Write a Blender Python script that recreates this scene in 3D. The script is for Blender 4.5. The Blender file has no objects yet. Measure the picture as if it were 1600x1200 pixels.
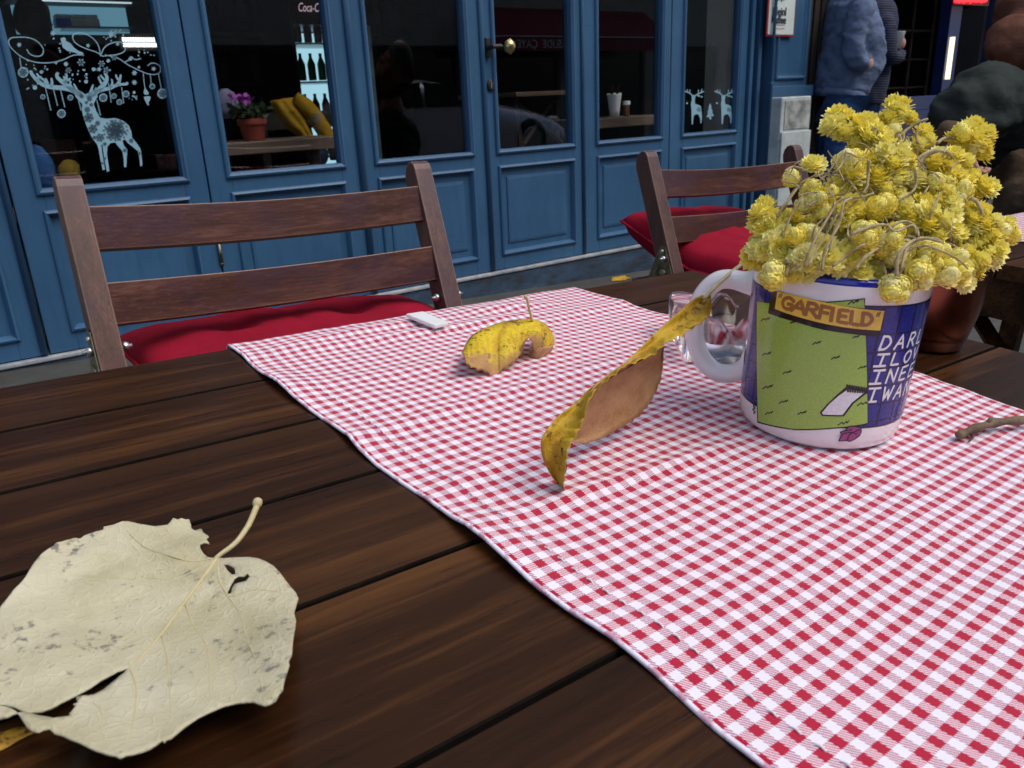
import bpy, bmesh, math, random
import numpy as np
from mathutils import Matrix, Vector, noise
from mathutils.geometry import delaunay_2d_cdt
random.seed(7)
R = math.radians
sc = bpy.context.scene
col = sc.collection

# ------------------------------------------------------------------ camera
FPX = 1245.0
TZ = 0.74
CAMP = Vector((0, 0, TZ + 0.20))
def rotrows(a, b, c):
    a, b, c = R(a), R(b), R(c)
    f = Vector((math.sin(a)*math.cos(b), math.cos(a)*math.cos(b), -math.sin(b)))
    r0 = Vector((math.cos(a), -math.sin(a), 0)); u0 = r0.cross(f)
    return r0*math.cos(c)+u0*math.sin(c), -r0*math.sin(c)+u0*math.cos(c), f
cr, cu, cf = rotrows(37.6, 20.76, 1.52)
fr, fu, ff = rotrows(35.64, 19.48, -2.62)
camd = bpy.data.cameras.new('camera'); cam = bpy.data.objects.new('camera', camd); col.objects.link(cam)
camd.sensor_width = 36; camd.lens = 36*FPX/1600; camd.clip_start = .01; camd.clip_end = 400
mw = Matrix((cr, cu, -cf)).transposed().to_4x4(); mw.translation = CAMP
cam.matrix_world = mw
camd.dof.use_dof = True; camd.dof.focus_distance = .62; camd.dof.aperture_fstop = 26
sc.camera = cam
# ------------------------------------------------------------------ light
w = bpy.data.worlds.new('World'); sc.world = w; w.use_nodes = True
nt = w.node_tree; bg = nt.nodes['Background']
sky = nt.nodes.new('ShaderNodeTexSky'); sky.sky_type = 'NISHITA'; sky.sun_disc = False
SUN_EL, SUN_AZ = R(58), R(150)
sky.sun_elevation = SUN_EL; sky.sun_rotation = SUN_AZ; sky.dust_density = 3.0; sky.air_density = 1.0
nt.links.new(sky.outputs[0], bg.inputs[0]); bg.inputs[1].default_value = .15
sd = bpy.data.lights.new('sun', 'SUN'); so = bpy.data.objects.new('sun', sd); col.objects.link(so)
sd.energy = 1.0; sd.angle = R(40); sd.color = (1, .97, .93)
sdir = Vector((math.sin(SUN_AZ)*math.cos(SUN_EL), math.cos(SUN_AZ)*math.cos(SUN_EL), math.sin(SUN_EL)))
so.rotation_euler = sdir.to_track_quat('Z', 'Y').to_euler()
sc.view_settings.view_transform = 'Standard'; sc.view_settings.look = 'None'
sc.view_settings.exposure = 0.55; sc.view_settings.gamma = 1; sc.view_settings.use_curve_mapping = False

# ------------------------------------------------------------------ geometry of the place
# facade frame: the cafe front is level, the street and the tables slope about four degrees along it
FM = Matrix((fr, fu, ff))            # rows: camera axes seen from the facade frame
CM = Matrix((cr, cu, cf))
F3 = CM.transposed() @ FM            # facade axes in world columns
FW = F3.to_4x4(); FW.translation = CAMP
ID = Matrix.Identity(4)
DF = 3.036
def ray(x, y):
    return CM.transposed() @ Vector(((x-800)/FPX, -(y-600)/FPX, 1))
def at_z(x, y, z):
    d = ray(x, y); return CAMP + d*((z-CAMP.z)/d.z)
def at_f(x, y, d=DF):                # point of the facade frame at depth d
    r = F3.transposed() @ ray(x, y); return r*(d/r.y)
def at_plane(x, y, p, n):
    d = ray(x, y); n = Vector(n); return CAMP + d*((Vector(p)-CAMP).dot(n)/d.dot(n))
def at_depth(x, y, t):
    return CAMP + ray(x, y)*t

# ------------------------------------------------------------------ mesh helpers
class MB:
    def __init__(s): s.v = []; s.f = []; s.uv = None
    def add(s, vs, fs):
        n = len(s.v); s.v += [Vector(p) for p in vs]; s.f += [tuple(i+n for i in f) for f in fs]; return s
    def box(s, x0, x1, y0, y1, z0, z1, M=None):
        vs = [Vector((x, y, z)) for z in (z0, z1) for y in (y0, y1) for x in (x0, x1)]
        if M: vs = [M @ p for p in vs]
        return s.add(vs, [(0,2,3,1), (4,5,7,6), (0,1,5,4), (2,6,7,3), (0,4,6,2), (1,3,7,5)])
    def tube(s, pts, rad, n=8, cap=True, up=(0,0,1)):
        pts = [Vector(p) for p in pts]; k = len(pts)
        if not hasattr(rad, '__len__'): rad = [rad]*k
        vs = []; a = None
        for i, p in enumerate(pts):
            t = (pts[min(i+1, k-1)]-pts[max(i-1, 0)]).normalized()
            if a is None:
                a = Vector(up).cross(t)
                if a.length < .1: a = Vector((1, 0, 0)).cross(t)
                if a.length < .1: a = Vector((0, 1, 0)).cross(t)
            a = (a - t*a.dot(t)).normalized(); b = t.cross(a)
            r = rad[i]; ra, rb = (r if hasattr(r, '__len__') else (r, r))
            for j in range(n):
                q = 2*math.pi*j/n; vs.append(p + a*(ra*math.cos(q)) + b*(rb*math.sin(q)))
        fs = [(i*n+j, i*n+(j+1) % n, (i+1)*n+(j+1) % n, (i+1)*n+j) for i in range(k-1) for j in range(n)]
        if cap: fs += [tuple(range(n-1, -1, -1)), tuple((k-1)*n+j for j in range(n))]
        return s.add(vs, fs)
    def lathe(s, prof, c=(0,0,0), n=48, M=None):
        vs = []; c = Vector(c)
        for r, z in prof:
            for j in range(n):
                q = 2*math.pi*j/n; p = Vector((r*math.cos(q), r*math.sin(q), z)); vs.append((M @ p if M else p)+c)
        k = len(prof)
        fs = [(i*n+j, i*n+(j+1) % n, (i+1)*n+(j+1) % n, (i+1)*n+j) for i in range(k-1) for j in range(n)]
        return s.add(vs, fs)
    def grid(s, rows, flip=False):
        m = len(rows[0]); vs = [p for r in rows for p in r]; fs = []
        for i in range(len(rows)-1):
            for j in range(m-1):
                q = (i*m+j, i*m+j+1, (i+1)*m+j+1, (i+1)*m+j); fs.append(q[::-1] if flip else q)
        return s.add(vs, fs)
    def ball(s, c, r, nu=10, nv=7, M=None):
        c = Vector(c); rr = r if hasattr(r, '__len__') else (r, r, r); vs = []; 
        for i in range(nv+1):
            a = math.pi*i/nv
            for j in range(nu):
                b = 2*math.pi*j/nu
                p = Vector((rr[0]*math.sin(a)*math.cos(b), rr[1]*math.sin(a)*math.sin(b), rr[2]*math.cos(a)))
                vs.append((M @ p if M else p)+c)
        fs = [(i*nu+j, (i+1)*nu+j, (i+1)*nu+(j+1) % nu, i*nu+(j+1) % nu) for i in range(nv) for j in range(nu)]
        return s.add(vs, fs)
    def ring(s, x0, x1, z0, z1, prof):
        """mitred moulding round a rectangle in x,z: prof = [(inset, y), ...]"""
        vs = []
        for t, y in prof:
            vs += [(x0+t, y, z0+t), (x1-t, y, z0+t), (x1-t, y, z1-t), (x0+t, y, z1-t)]
        fs = [(i*4+j, i*4+(j+1) % 4, (i+1)*4+(j+1) % 4, (i+1)*4+j) for i in range(len(prof)-1) for j in range(4)]
        return s.add(vs, fs)
    def build(s, name, mat, parent=None, frame=ID, smooth=False, bevel=0, seg=2, uv=None, solid=0, weld=False, sub=0):
        me = bpy.data.meshes.new(name)
        M = (parent_world(parent).inverted() if parent else ID) @ frame
        me.from_pydata([M @ p for p in s.v], [], s.f)
        if uv is not None:
            l = me.uv_layers.new(name='UVMap')
            for i, lp in enumerate(me.loops): l.data[i].uv = uv[lp.vertex_index]
        if weld:
            bm = bmesh.new(); bm.from_mesh(me); bmesh.ops.remove_doubles(bm, verts=bm.verts, dist=1e-5)
            bmesh.ops.recalc_face_normals(bm, faces=bm.faces); bm.to_mesh(me); bm.free()
        if smooth:
            me.polygons.foreach_set('use_smooth', [True]*len(me.polygons))
        if isinstance(mat, (list, tuple)):
            for m in mat: me.materials.append(m)
        else: me.materials.append(mat)
        me.update()
        o = bpy.data.objects.new(name, me); col.objects.link(o)
        if parent: o.parent = parent
        if bevel:
            b = o.modifiers.new('bevel', 'BEVEL'); b.width = bevel; b.segments = seg; b.limit_method = 'ANGLE'; b.angle_limit = R(35)
        if solid:
            b = o.modifiers.new('solid', 'SOLIDIFY'); b.thickness = solid; b.offset = 0
        if sub:
            b = o.modifiers.new('sub', 'SUBSURF'); b.levels = sub; b.render_levels = sub
        return o
PW = {}
def parent_world(o):
    M = PW.get(o.name)
    if M is not None: return M
    if o.parent: return parent_world(o.parent) @ o.matrix_basis
    return o.matrix_basis.copy()
def tag(o, label=None, cat=None, group=None, kind=None):
    if label: o['label'] = label
    if cat: o['category'] = cat
    if group: o['group'] = group
    if kind: o['kind'] = kind
    return o
def thing(name, label, cat, M=ID, loc=(0,0,0), group=None):
    o = bpy.data.objects.new(name, None); o.empty_display_size = .05; col.objects.link(o)
    o.matrix_basis = M @ Matrix.Translation(Vector(loc))
    return tag(o, label, cat, group)
def fthing(name, label, cat, loc, group=None): return thing(name, label, cat, FW, loc, group)
def inside(p, poly):
    x, y = p; c = False; j = len(poly)-1
    for i in range(len(poly)):
        xi, yi = poly[i]; xj, yj = poly[j]
        if (yi > y) != (yj > y) and x < (xj-xi)*(y-yi)/(yj-yi)+xi: c = not c
        j = i
    return c
def fill(poly, step=0, holes=()):
    vs = [Vector(p) for p in poly]; es = [(i, (i+1) % len(poly)) for i in range(len(poly))]
    for h in holes:
        n = len(vs); vs += [Vector(p) for p in h]; es += [(n+i, n+(i+1) % len(h)) for i in range(len(h))]
    if step:
        xs = [p[0] for p in poly]; ys = [p[1] for p in poly]; k = 0; y = min(ys)
        while y < max(ys):
            x = min(xs)+(step/2 if k % 2 else 0)
            while x < max(xs):
                if inside((x, y), poly): vs.append(Vector((x, y)))
                x += step
            y += step*.87; k += 1
    v, e, f, *_ = delaunay_2d_cdt(vs, es, [], 0, 1e-9)
    out = []
    for t in f:
        c = ((v[t[0]][0]+v[t[1]][0]+v[t[2]][0])/3, (v[t[0]][1]+v[t[1]][1]+v[t[2]][1])/3)
        if inside(c, poly) and not any(inside(c, h) for h in holes): out.append(tuple(t))
    return [tuple(p) for p in v], out
def smoothline(pts, n=6):
    """Catmull-Rom through the points"""
    P = [Vector(p) for p in pts]; out = []
    for i in range(len(P)-1):
        a, b, c, d = P[max(i-1, 0)], P[i], P[i+1], P[min(i+2, len(P)-1)]
        for k in range(n):
            t = k/n
            out.append(.5*((2*b)+(c-a)*t+(2*a-5*b+4*c-d)*t*t+(3*b-a-3*c+d)*t**3))
    out.append(P[-1]); return out
def ribbon(pts, w):
    """flat stroke in 2-D: returns verts, quads"""
    P = [Vector(p) for p in pts]; k = len(P); vs = []
    for i, p in enumerate(P):
        t = (P[min(i+1, k-1)]-P[max(i-1, 0)]); t = t.normalized() if t.length else Vector((1, 0))
        n = Vector((-t.y, t.x)); ww = (w[i] if hasattr(w, '__len__') else w)/2
        e = -t*ww*.5 if i == 0 else (t*ww*.5 if i == k-1 else Vector((0, 0)))
        vs += [p+n*ww+e, p-n*ww+e]
    return vs, [(2*i, 2*i+1, 2*i+3, 2*i+2) for i in range(k-1)]

# ------------------------------------------------------------------ materials
def mat(name, base=(.5,.5,.5), rough=.5, metal=0, spec=.5, **k):
    m = bpy.data.materials.new(name); m.use_nodes = True
    b = m.node_tree.nodes['Principled BSDF']
    b.inputs['Base Color'].default_value = (*base, 1); b.inputs['Roughness'].default_value = rough
    b.inputs['Metallic'].default_value = metal; b.inputs['Specular IOR Level'].default_value = spec
    for a, v in k.items(): b.inputs[a.replace('_', ' ')].default_value = v
    return m
class NG:
    def __init__(s, m): s.t = m.node_tree; s.b = s.t.nodes['Principled BSDF']
    def n(s, ty, **k):
        o = s.t.nodes.new('ShaderNode'+ty)
        for a, v in k.items(): setattr(o, a, v)
        return o
    def l(s, a, b): s.t.links.new(a, b); return b
    def coord(s, out='Object', scale=(1,1,1), rot=(0,0,0)):
        tc = s.n('TexCoord'); mp = s.n('Mapping'); mp.inputs['Scale'].default_value = scale; mp.inputs['Rotation'].default_value = rot
        s.l(tc.outputs[out], mp.inputs[0]); return mp.outputs[0]
    def noise(s, vec, scale=5, detail=5, rough=.6, dist=0):
        o = s.n('TexNoise'); o.inputs['Scale'].default_value = scale; o.inputs['Detail'].default_value = detail
        o.inputs['Roughness'].default_value = rough; o.inputs['Distortion'].default_value = dist
        s.l(vec, o.inputs['Vector']); return o.outputs['Fac']
    def ramp(s, fac, stops):
        o = s.n('ValToRGB'); e = o.color_ramp.elements
        while len(e) < len(stops): e.new(.5)
        for q, (p, c) in zip(e, stops): q.position = p; q.color = (*c, 1)
        s.l(fac, o.inputs[0]); return o.outputs[0]
    def val(s, x, lo, hi):
        o = s.n('MapRange'); o.inputs['To Min'].default_value = lo; o.inputs['To Max'].default_value = hi; s.l(x, o.inputs[0]); return o.outputs[0]
    def math(s, op, a, b=None, c=None):
        o = s.n('Math', operation=op)
        for i, x in enumerate((a, b, c)):
            if x is None: continue
            if isinstance(x, (int, float)): o.inputs[i].default_value = x
            else: s.l(x, o.inputs[i])
        return o.outputs[0]
    def mix(s, f, a, b, mode='MIX'):
        o = s.n('Mix', data_type='RGBA', blend_type=mode)
        for i, x in zip((0, 6, 7), (f, a, b)):
            if isinstance(x, (int, float)): o.inputs[i].default_value = x
            elif isinstance(x, tuple): o.inputs[i].default_value = (*x, 1)
            else: s.l(x, o.inputs[i])
        return o.outputs[2]
    def bump(s, h, st=.3, dist=.001):
        o = s.n('Bump'); o.inputs['Strength'].default_value = st; o.inputs['Distance'].default_value = dist
        s.l(h, o.inputs['Height']); s.l(o.outputs[0], s.b.inputs['Normal']); return o
    def color(s, c): s.l(c, s.b.inputs['Base Color'])
    def rough(s, c): s.l(c, s.b.inputs['Roughness'])
def mat_noise(name, c0, c1, scale=8, rough=.5, bump=.2, metal=0, stretch=(1,1,1), detail=6, rr=.1, spec=.5, bd=.001, lo=.3, hi=.7):
    m = mat(name, c0, rough, metal, spec); g = NG(m); v = g.coord('Object', stretch)
    f = g.noise(v, scale, detail); g.color(g.ramp(f, [(lo, c0), (hi, c1)])); g.rough(g.val(f, rough-rr, rough+rr))
    if bump: g.bump(f, bump, bd)
    return m
def wood(name, cols, along='X', scale=1, rough=.35, rr=.12, bump=.25, wear=None, spec=.5):
    """grain stretched along one object axis, different on every piece"""
    m = mat(name, cols[0], rough, 0, spec); g = NG(m)
    tc = g.n('TexCoord'); oi = g.n('ObjectInfo'); va = g.n('VectorMath', operation='ADD'); cm = g.n('CombineXYZ')
    for i, k in enumerate((7.3, 3.1, 5.7)): g.l(g.math('MULTIPLY', oi.outputs['Random'], k), cm.inputs[i])
    g.l(tc.outputs['Object'], va.inputs[0]); g.l(cm.outputs[0], va.inputs[1])
    st = {'X': (.06, 1, 1), 'Y': (1, .06, 1), 'Z': (1, 1, .06)}[along]
    mp = g.n('Mapping'); mp.inputs['Scale'].default_value = tuple(k*scale for k in st); g.l(va.outputs[0], mp.inputs[0])
    big = g.noise(mp.outputs[0], 14, 4, .5, .6); fine = g.noise(mp.outputs[0], 260, 5, .7, .2); mid = g.noise(mp.outputs[0], 60, 4, .6, .4)
    wf = .36 if wear else .25
    f = g.math('ADD', g.math('MULTIPLY', big, .75-wf), g.math('ADD', g.math('MULTIPLY', mid, .25), g.math('MULTIPLY', fine, wf)))
    n = len(cols); c = g.ramp(f, [(.36+.28*i/(n-1), cols[i]) for i in range(n)])
    if wear:
        hue = g.noise(tc.outputs['Object'], 9, 3); c = g.mix(g.ramp(hue, [(.42, (0,0,0)), (.62, (.55,.55,.55))]), c, (.045,.022,.042), 'MIX')
        stf = g.noise(mp.outputs[0], 420, 3, .8); c = g.mix(g.ramp(stf, [(.62, (0,0,0)), (.72, (.5,.5,.5))]), c, (.22,.14,.11))
        bv = g.n('Bevel'); bv.samples = 3; bv.inputs['Radius'].default_value = .0022
        ge = g.n('NewGeometry'); dp = g.n('VectorMath', operation='DOT_PRODUCT'); g.l(bv.outputs[0], dp.inputs[0]); g.l(ge.outputs['Normal'], dp.inputs[1])
        e = g.math('SUBTRACT', 1, dp.outputs['Value']); e = g.math('MULTIPLY', e, g.val(mid, 2, 34)); e = g.math('MINIMUM', e, .8)
        c = g.mix(e, c, wear)
    if not wear and scale == 1 and along == 'X' and name.startswith('varnished'):
        ob = tc.outputs['Object']; dust = g.noise(ob, 420, 2, .5); c = g.mix(g.ramp(dust, [(.80, (0,0,0)), (.84, (.6,.6,.6))]), c, (.30,.28,.25))
        patch = g.noise(mp.outputs[0], 5.5, 3, .5, .3); c = g.mix(g.ramp(patch, [(.56, (0,0,0)), (.68, (.5,.5,.5))]), c, (.085,.035,.012))
        scr = g.n('Mapping'); scr.inputs['Scale'].default_value = (.02, 1, 1); scr.inputs['Rotation'].default_value = (0, 0, .3); g.l(ob, scr.inputs[0]); sc_n = g.noise(scr.outputs[0], 700, 2, .5); c = g.mix(g.ramp(sc_n, [(.74, (0,0,0)), (.78, (.22,.22,.22))]), c, (.16,.11,.08))
    g.color(c); g.rough(g.val(fine, rough-rr, rough+rr)); g.bump(f, bump, .0008)
    return m
M = {}
M['plank'] = wood('varnished_dark_wood', [(.004,.0015,.0006), (.028,.0100,.0034), (.105,.042,.0120)], 'X', 1, .30, .10, .16, spec=.24)
M['joint'] = mat_noise('grimy_shaded_joint', (.004,.003,.0025), (.010,.008,.006), 60, .95, .3, spec=.05)  # plank sides near black: joint grime plus the gap's shade in the colour
M['chair'] = wood('red_brown_chair_wood', [(.026,.009,.007), (.068,.025,.018), (.155,.068,.046)], 'X', 1.2, .36, .12, .35, wear=(.34,.20,.11), spec=.4)
M['chairpost'] = wood('chair_post_wood', [(.030,.011,.008), (.078,.030,.021), (.165,.074,.050)], 'Z', 1.2, .48, .12, .35, wear=(.36,.24,.16))
M['blue'] = mat_noise('blue_door_paint', (.028,.105,.225), (.036,.13,.265), 5, .42, .12, rr=.08, bd=.002)
g = NG(M['blue']); v = g.coord('Object')
f1 = g.noise(v, 2.2, 6, .65); f2 = g.noise(v, 38, 4, .7)
c = g.ramp(f1, [(.3, (.024,.080,.165)), (.7, (.036,.112,.215))])
c = g.mix(g.ramp(f2, [(.66, (0,0,0)), (.74, (.7,.7,.7))]), c, (.07,.13,.20)); f3 = g.noise(g.coord('Object', (1,1,.12)), 26, 5, .7); c = g.mix(g.ramp(f3, [(.5, (0,0,0)), (.75, (.45,.45,.45))]), c, (.014,.05,.11)); g.color(c); g.bump(f3, .25, .002)
M['plinth'] = mat('painted_plinth', (.04,.08,.14), .75); g = NG(M['plinth']); v = g.coord('Object', (1,1,2.2))
f1 = g.noise(v, 6, 8, .7); f2 = g.noise(v, 22, 6, .7)
c = g.ramp(f1, [(.35, (.014,.022,.034)), (.5, (.022,.048,.085)), (.62, (.03,.07,.125)), (.72, (.11,.12,.12))])
g.color(g.mix(g.ramp(f2, [(.55, (0,0,0)), (.7, (1,1,1))]), c, (.035,.03,.02))); g.bump(f2, .5, .004)
M['sill'] = mat_noise('worn_sill', (.16,.2,.25), (.42,.42,.40), 16, .7, .3)
M['stone'] = mat_noise('pavement_stone', (.06,.06,.058), (.17,.165,.155), 3, .8, .5, bd=.004)
M['asphalt'] = mat_noise('asphalt', (.035,.035,.036), (.07,.07,.07), 30, .85, .5, bd=.004)
M['plaster'] = mat_noise('facade_plaster', (.32,.29,.24), (.50,.46,.40), 2.5, .85, .3, bd=.003)
M['plaster2'] = mat_noise('grey_plaster', (.13,.125,.12), (.21,.20,.19), 2, .85, .3, bd=.003)
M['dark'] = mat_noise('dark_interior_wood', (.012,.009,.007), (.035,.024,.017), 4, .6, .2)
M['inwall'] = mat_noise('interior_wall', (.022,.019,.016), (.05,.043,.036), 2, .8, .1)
M['shelfwood'] = wood('shelf_wood', [(.08,.055,.04), (.14,.095,.07), (.22,.15,.11)], 'X', 1, .5)
def glass_pane(name):
    m = bpy.data.materials.new(name); m.use_nodes = True; t = m.node_tree; t.nodes.clear()
    o = t.nodes.new('ShaderNodeOutputMaterial'); mx = t.nodes.new('ShaderNodeMixShader'); 
    lw = t.nodes.new('ShaderNodeLayerWeight'); lw.inputs[0].default_value = .5      # Schlick reflectance, the same from both sides
    pw = t.nodes.new('ShaderNodeMath'); pw.operation = 'POWER'; pw.inputs[1].default_value = 5; t.links.new(lw.outputs['Facing'], pw.inputs[0])
    fr_ = t.nodes.new('ShaderNodeMath'); fr_.operation = 'MULTIPLY_ADD'; fr_.inputs[1].default_value = .94; fr_.inputs[2].default_value = .055; t.links.new(pw.outputs[0], fr_.inputs[0])
    tr = t.nodes.new('ShaderNodeBsdfTransparent'); tr.inputs[0].default_value = (.975,.985,.98,1); gl = t.nodes.new('ShaderNodeBsdfGlossy'); gl.inputs['Roughness'].default_value = .004
    t.links.new(fr_.outputs[0], mx.inputs[0]); t.links.new(tr.outputs[0], mx.inputs[1]); t.links.new(gl.outputs[0], mx.inputs[2]); t.links.new(mx.outputs[0], o.inputs[0])
    return m
M['glass'] = glass_pane('window_glass')
def emit(name, c, st):
    m = mat(name, (0,0,0)); b = m.node_tree.nodes['Principled BSDF']
    b.inputs['Emission Color'].default_value = (*c, 1); b.inputs['Emission Strength'].default_value = st; return m
M['decal'] = mat_noise('pale_blue_sticker', (.20,.38,.47), (.25,.44,.53), 40, .5, 0)
M['decaldark'] = mat('sticker_print', (.055,.11,.15), .5)
M['brass'] = mat_noise('brass', (.42,.33,.13), (.6,.5,.25), 30, .32, .1, 1)
M['iron'] = mat_noise('dark_iron', (.02,.02,.02), (.05,.045,.04), 60, .5, .3, .6)
M['zinc'] = mat_noise('zinc', (.45,.45,.42), (.7,.7,.66), 80, .35, .1, 1)
M['olive_metal'] = mat_noise('hinge_plate_metal', (.10,.10,.07), (.26,.24,.17), 60, .42, .3, 1)
M['ceramic'] = mat('mug_glaze', (.84,.82,.83), .12, 0, .5, Coat_Weight=.4)
g = NG(M['ceramic']); g.rough(g.val(g.noise(g.coord('Object'), 60, 4), .10, .17))
M['rimblue'] = mat('mug_rim_blue', (.012,.018,.30), .13, 0, .5, Coat_Weight=.5)
def inkmat(name, c, c2=None):
    m = mat(name, c, .22, 0, .5, Coat_Weight=.35)
    g = NG(m); f = g.noise(g.coord('Object'), 900, 3, .7)
    g.color(g.ramp(f, [(.35, tuple(k*.88 for k in c)), (.65, c2 or tuple(min(1, k*1.06) for k in c))])); return m
M['ink_green'] = inkmat('print_green', (.33,.50,.09)); M['ink_blue'] = inkmat('print_blue', (.009,.014,.175), (.018,.030,.27))
M['ink_navy'] = inkmat('print_navy', (.006,.007,.04)); M['ink_black'] = inkmat('print_black', (.006,.006,.008))
M['ink_yellow'] = inkmat('print_yellow', (.85,.57,.08)); M['ink_brown'] = inkmat('print_brown', (.36,.15,.045))
M['ink_white'] = inkmat('print_white', (.78,.78,.80)); M['ink_purple'] = inkmat('print_purple', (.30,.05,.20))
M['redcush'] = mat('red_cushion_cotton', (.30,.007,.026), .9, 0, .12)
g = NG(M['redcush']); v = g.coord('Object'); f = g.noise(v, 9, 6, .6); g.color(g.ramp(f, [(.3, (.20,.004,.016)), (.7, (.29,.007,.026))])); g.bump(g.noise(v, 900, 2), .3, .0006)
def fabric(name, c0, c1, sc_=14, rough=.95):
    m = mat_noise(name, c0, c1, sc_, rough, 0, spec=.08, rr=.03); g = NG(m); v = g.coord('Object', (1,1,1.6)); wv = g.n('TexWave', bands_direction='DIAGONAL'); wv.inputs['Scale'].default_value = 2.6; wv.inputs['Distortion'].default_value = 9; wv.inputs['Detail'].default_value = 3; wv.inputs['Detail Scale'].default_value = 1.4
    g.l(v, wv.inputs[0]); g.bump(g.math('ADD', g.math('MULTIPLY', wv.outputs['Fac'], .8), g.math('MULTIPLY', g.noise(v, 9, 4, .5), 2.2)), .42, .016); return m
M['hoodie'] = fabric('blue_fleece', (.085,.12,.20), (.13,.17,.27)); M['jeans'] = fabric('denim', (.022,.06,.16), (.05,.11,.24), 20)
M['darkjeans'] = fabric('dark_denim', (.008,.018,.05), (.018,.035,.085), 20)
M['green_jacket'] = fabric('dark_green_jacket', (.020,.026,.025), (.040,.048,.045), 7); M['rust'] = fabric('rust_hood', (.085,.036,.024), (.15,.068,.046), 9)
M['tan'] = fabric('tan_cloth', (.09,.06,.04), (.16,.11,.075), 9); M['browncloth'] = fabric('brown_cloth', (.045,.03,.02), (.10,.07,.045), 9)
M['skin'] = mat('skin', (.42,.22,.15), .5, 0, .4, Subsurface_Weight=.05); M['hair'] = mat_noise('dark_hair', (.006,.005,.004), (.02,.014,.01), 60, .5, .5, stretch=(1,1,.1))
M['shoe'] = mat_noise('shoe_leather', (.01,.01,.01), (.03,.03,.03), 20, .5, .1)
M['stripes'] = mat('striped_knit', (.02,.02,.03), .9, 0, .2); g = NG(M['stripes'])
wv = g.n('TexWave', bands_direction='Z'); wv.inputs['Scale'].default_value = 22; wv.inputs['Distortion'].default_value = .6; g.l(g.coord('Object'), wv.inputs[0])
g.color(g.ramp(wv.outputs['Fac'], [(.45, (.012,.014,.028)), (.75, (.055,.062,.10))]))
M['yellowjacket'] = fabric('yellow_jacket', (.34,.18,.01), (.50,.29,.03), 8)
M['terracotta'] = mat_noise('red_pot', (.26,.04,.025), (.36,.07,.04), 12, .6, .1)
M['pink'] = mat_noise('pink_petals', (.42,.07,.46), (.62,.16,.66), 60, .6, 0); M['leafgreen'] = mat_noise('pot_leaves', (.02,.04,.012), (.05,.09,.03), 40, .5, 0)
M['white'] = mat_noise('white_plastic', (.70,.72,.72), (.80,.82,.82), 20, .4, .05); M['lilac'] = fabric('lilac_wrap', (.18,.17,.28), (.28,.26,.38), 8)

# gingham cloth: woven checks from the weave's own thread directions
def gingham(name, pu=.0087, pv=.0095, red=(.43,.006,.036), white=(.80,.765,.83)):
    m = mat(name, white, .85, 0, .15, Sheen_Weight=.25); g = NG(m)
    uv = g.n('TexCoord').outputs['UV']
    nv = g.n('TexNoise'); nv.inputs['Scale'].default_value = 30; nv.inputs['Detail'].default_value = 3; g.l(uv, nv.inputs[0])
    mm = g.n('VectorMath', operation='MULTIPLY_ADD'); g.l(nv.outputs['Color'], mm.inputs[0]); mm.inputs[1].default_value = (.0011,.0011,0); g.l(uv, mm.inputs[2])
    sp = g.n('SeparateXYZ'); g.l(mm.outputs[0], sp.inputs[0])
    TH = .00062                     # one thread
    def stripe(x, p):
        q = g.math('MULTIPLY', g.math('FLOOR', g.math('DIVIDE', x, TH/2)), TH/2)
        q = x
        fr_ = g.math('FRACT', g.math('DIVIDE', q, p)); return g.math('LESS_THAN', fr_, .5)
    su, sv = stripe(sp.outputs[0], pu), stripe(sp.outputs[1], pv)
    # twill: which thread lies on top at this point
    tw = g.math('FRACT', g.math('ADD', g.math('DIVIDE', sp.outputs[0], TH*2), g.math('DIVIDE', sp.outputs[1], TH*3.2)))
    top = g.math('LESS_THAN', tw, .5)
    mx = g.n('Mix'); g.l(top, mx.inputs[0]); g.l(su, mx.inputs[2]); g.l(sv, mx.inputs[3])
    isred = mx.outputs[0]
    # warp dye a little greyer than the weft dye
    dye = g.mix(su, (.50,.010,.052), (.36,.022,.095))
    both = g.math('MULTIPLY', su, sv); dye = g.mix(both, dye, red)
    g.color(g.mix(isred, white, dye))
    wv = g.math('SINE', g.math('MULTIPLY', tw, 6.283)); g.bump(wv, .25, .0003)
    return m
M['gingham'] = gingham('red_white_gingham')
M['gingham_dark'] = gingham('dark_check_cloth', .02, .02, (.012,.010,.012), (.07,.05,.055))

# ================================================================== STRUCTURE
# ---- ground
def ground():
    b = MB(); b.add([(-40,-60,-.0), (60,-60,-.0), (60,60,-.0), (-40,60,-.0)], [(0,1,2,3)])
    tag(b.build('ground', M['asphalt']), kind='structure')
    # pavement slabs run along the cafe front
    b = MB(); vs = [FW @ Vector(p) for p in ((-9, -3.2, 0), (16, -3.2, 0), (16, 12, 0), (-9, 12, 0))]
    top = [Vector((p.x, p.y, .0)) for p in vs]
    b.box(-.0001, .0001, -.0001, .0001, -.02, -.01)
    p = MB(); lo = [Vector((q.x, q.y, -.12)) for q in vs]; hi = [Vector((q.x, q.y, .004)) for q in vs]
    p.add(lo+hi, [(4,5,6,7), (0,1,5,4), (1,2,6,5), (2,3,7,6), (3,0,4,7)])
    o = p.build('pavement', M['stone']); tag(o, kind='structure')
ground()
g = NG(M['stone']); bk = g.n('TexBrick'); bk.inputs['Scale'].default_value = 1.6; bk.inputs['Mortar Size'].default_value = .012
bk.inputs['Color1'].default_value = (.035,.036,.033,1); bk.inputs['Color2'].default_value = (.055,.055,.05,1); bk.inputs['Mortar'].default_value = (.03,.03,.028,1)
g.l(g.coord('Object'), bk.inputs[0]); g.color(g.mix(.5, bk.outputs[0], g.ramp(g.noise(g.coord('Object'), 6, 8, .7), [(.3, (.02,.021,.017)), (.7, (.085,.085,.078))])))

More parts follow.
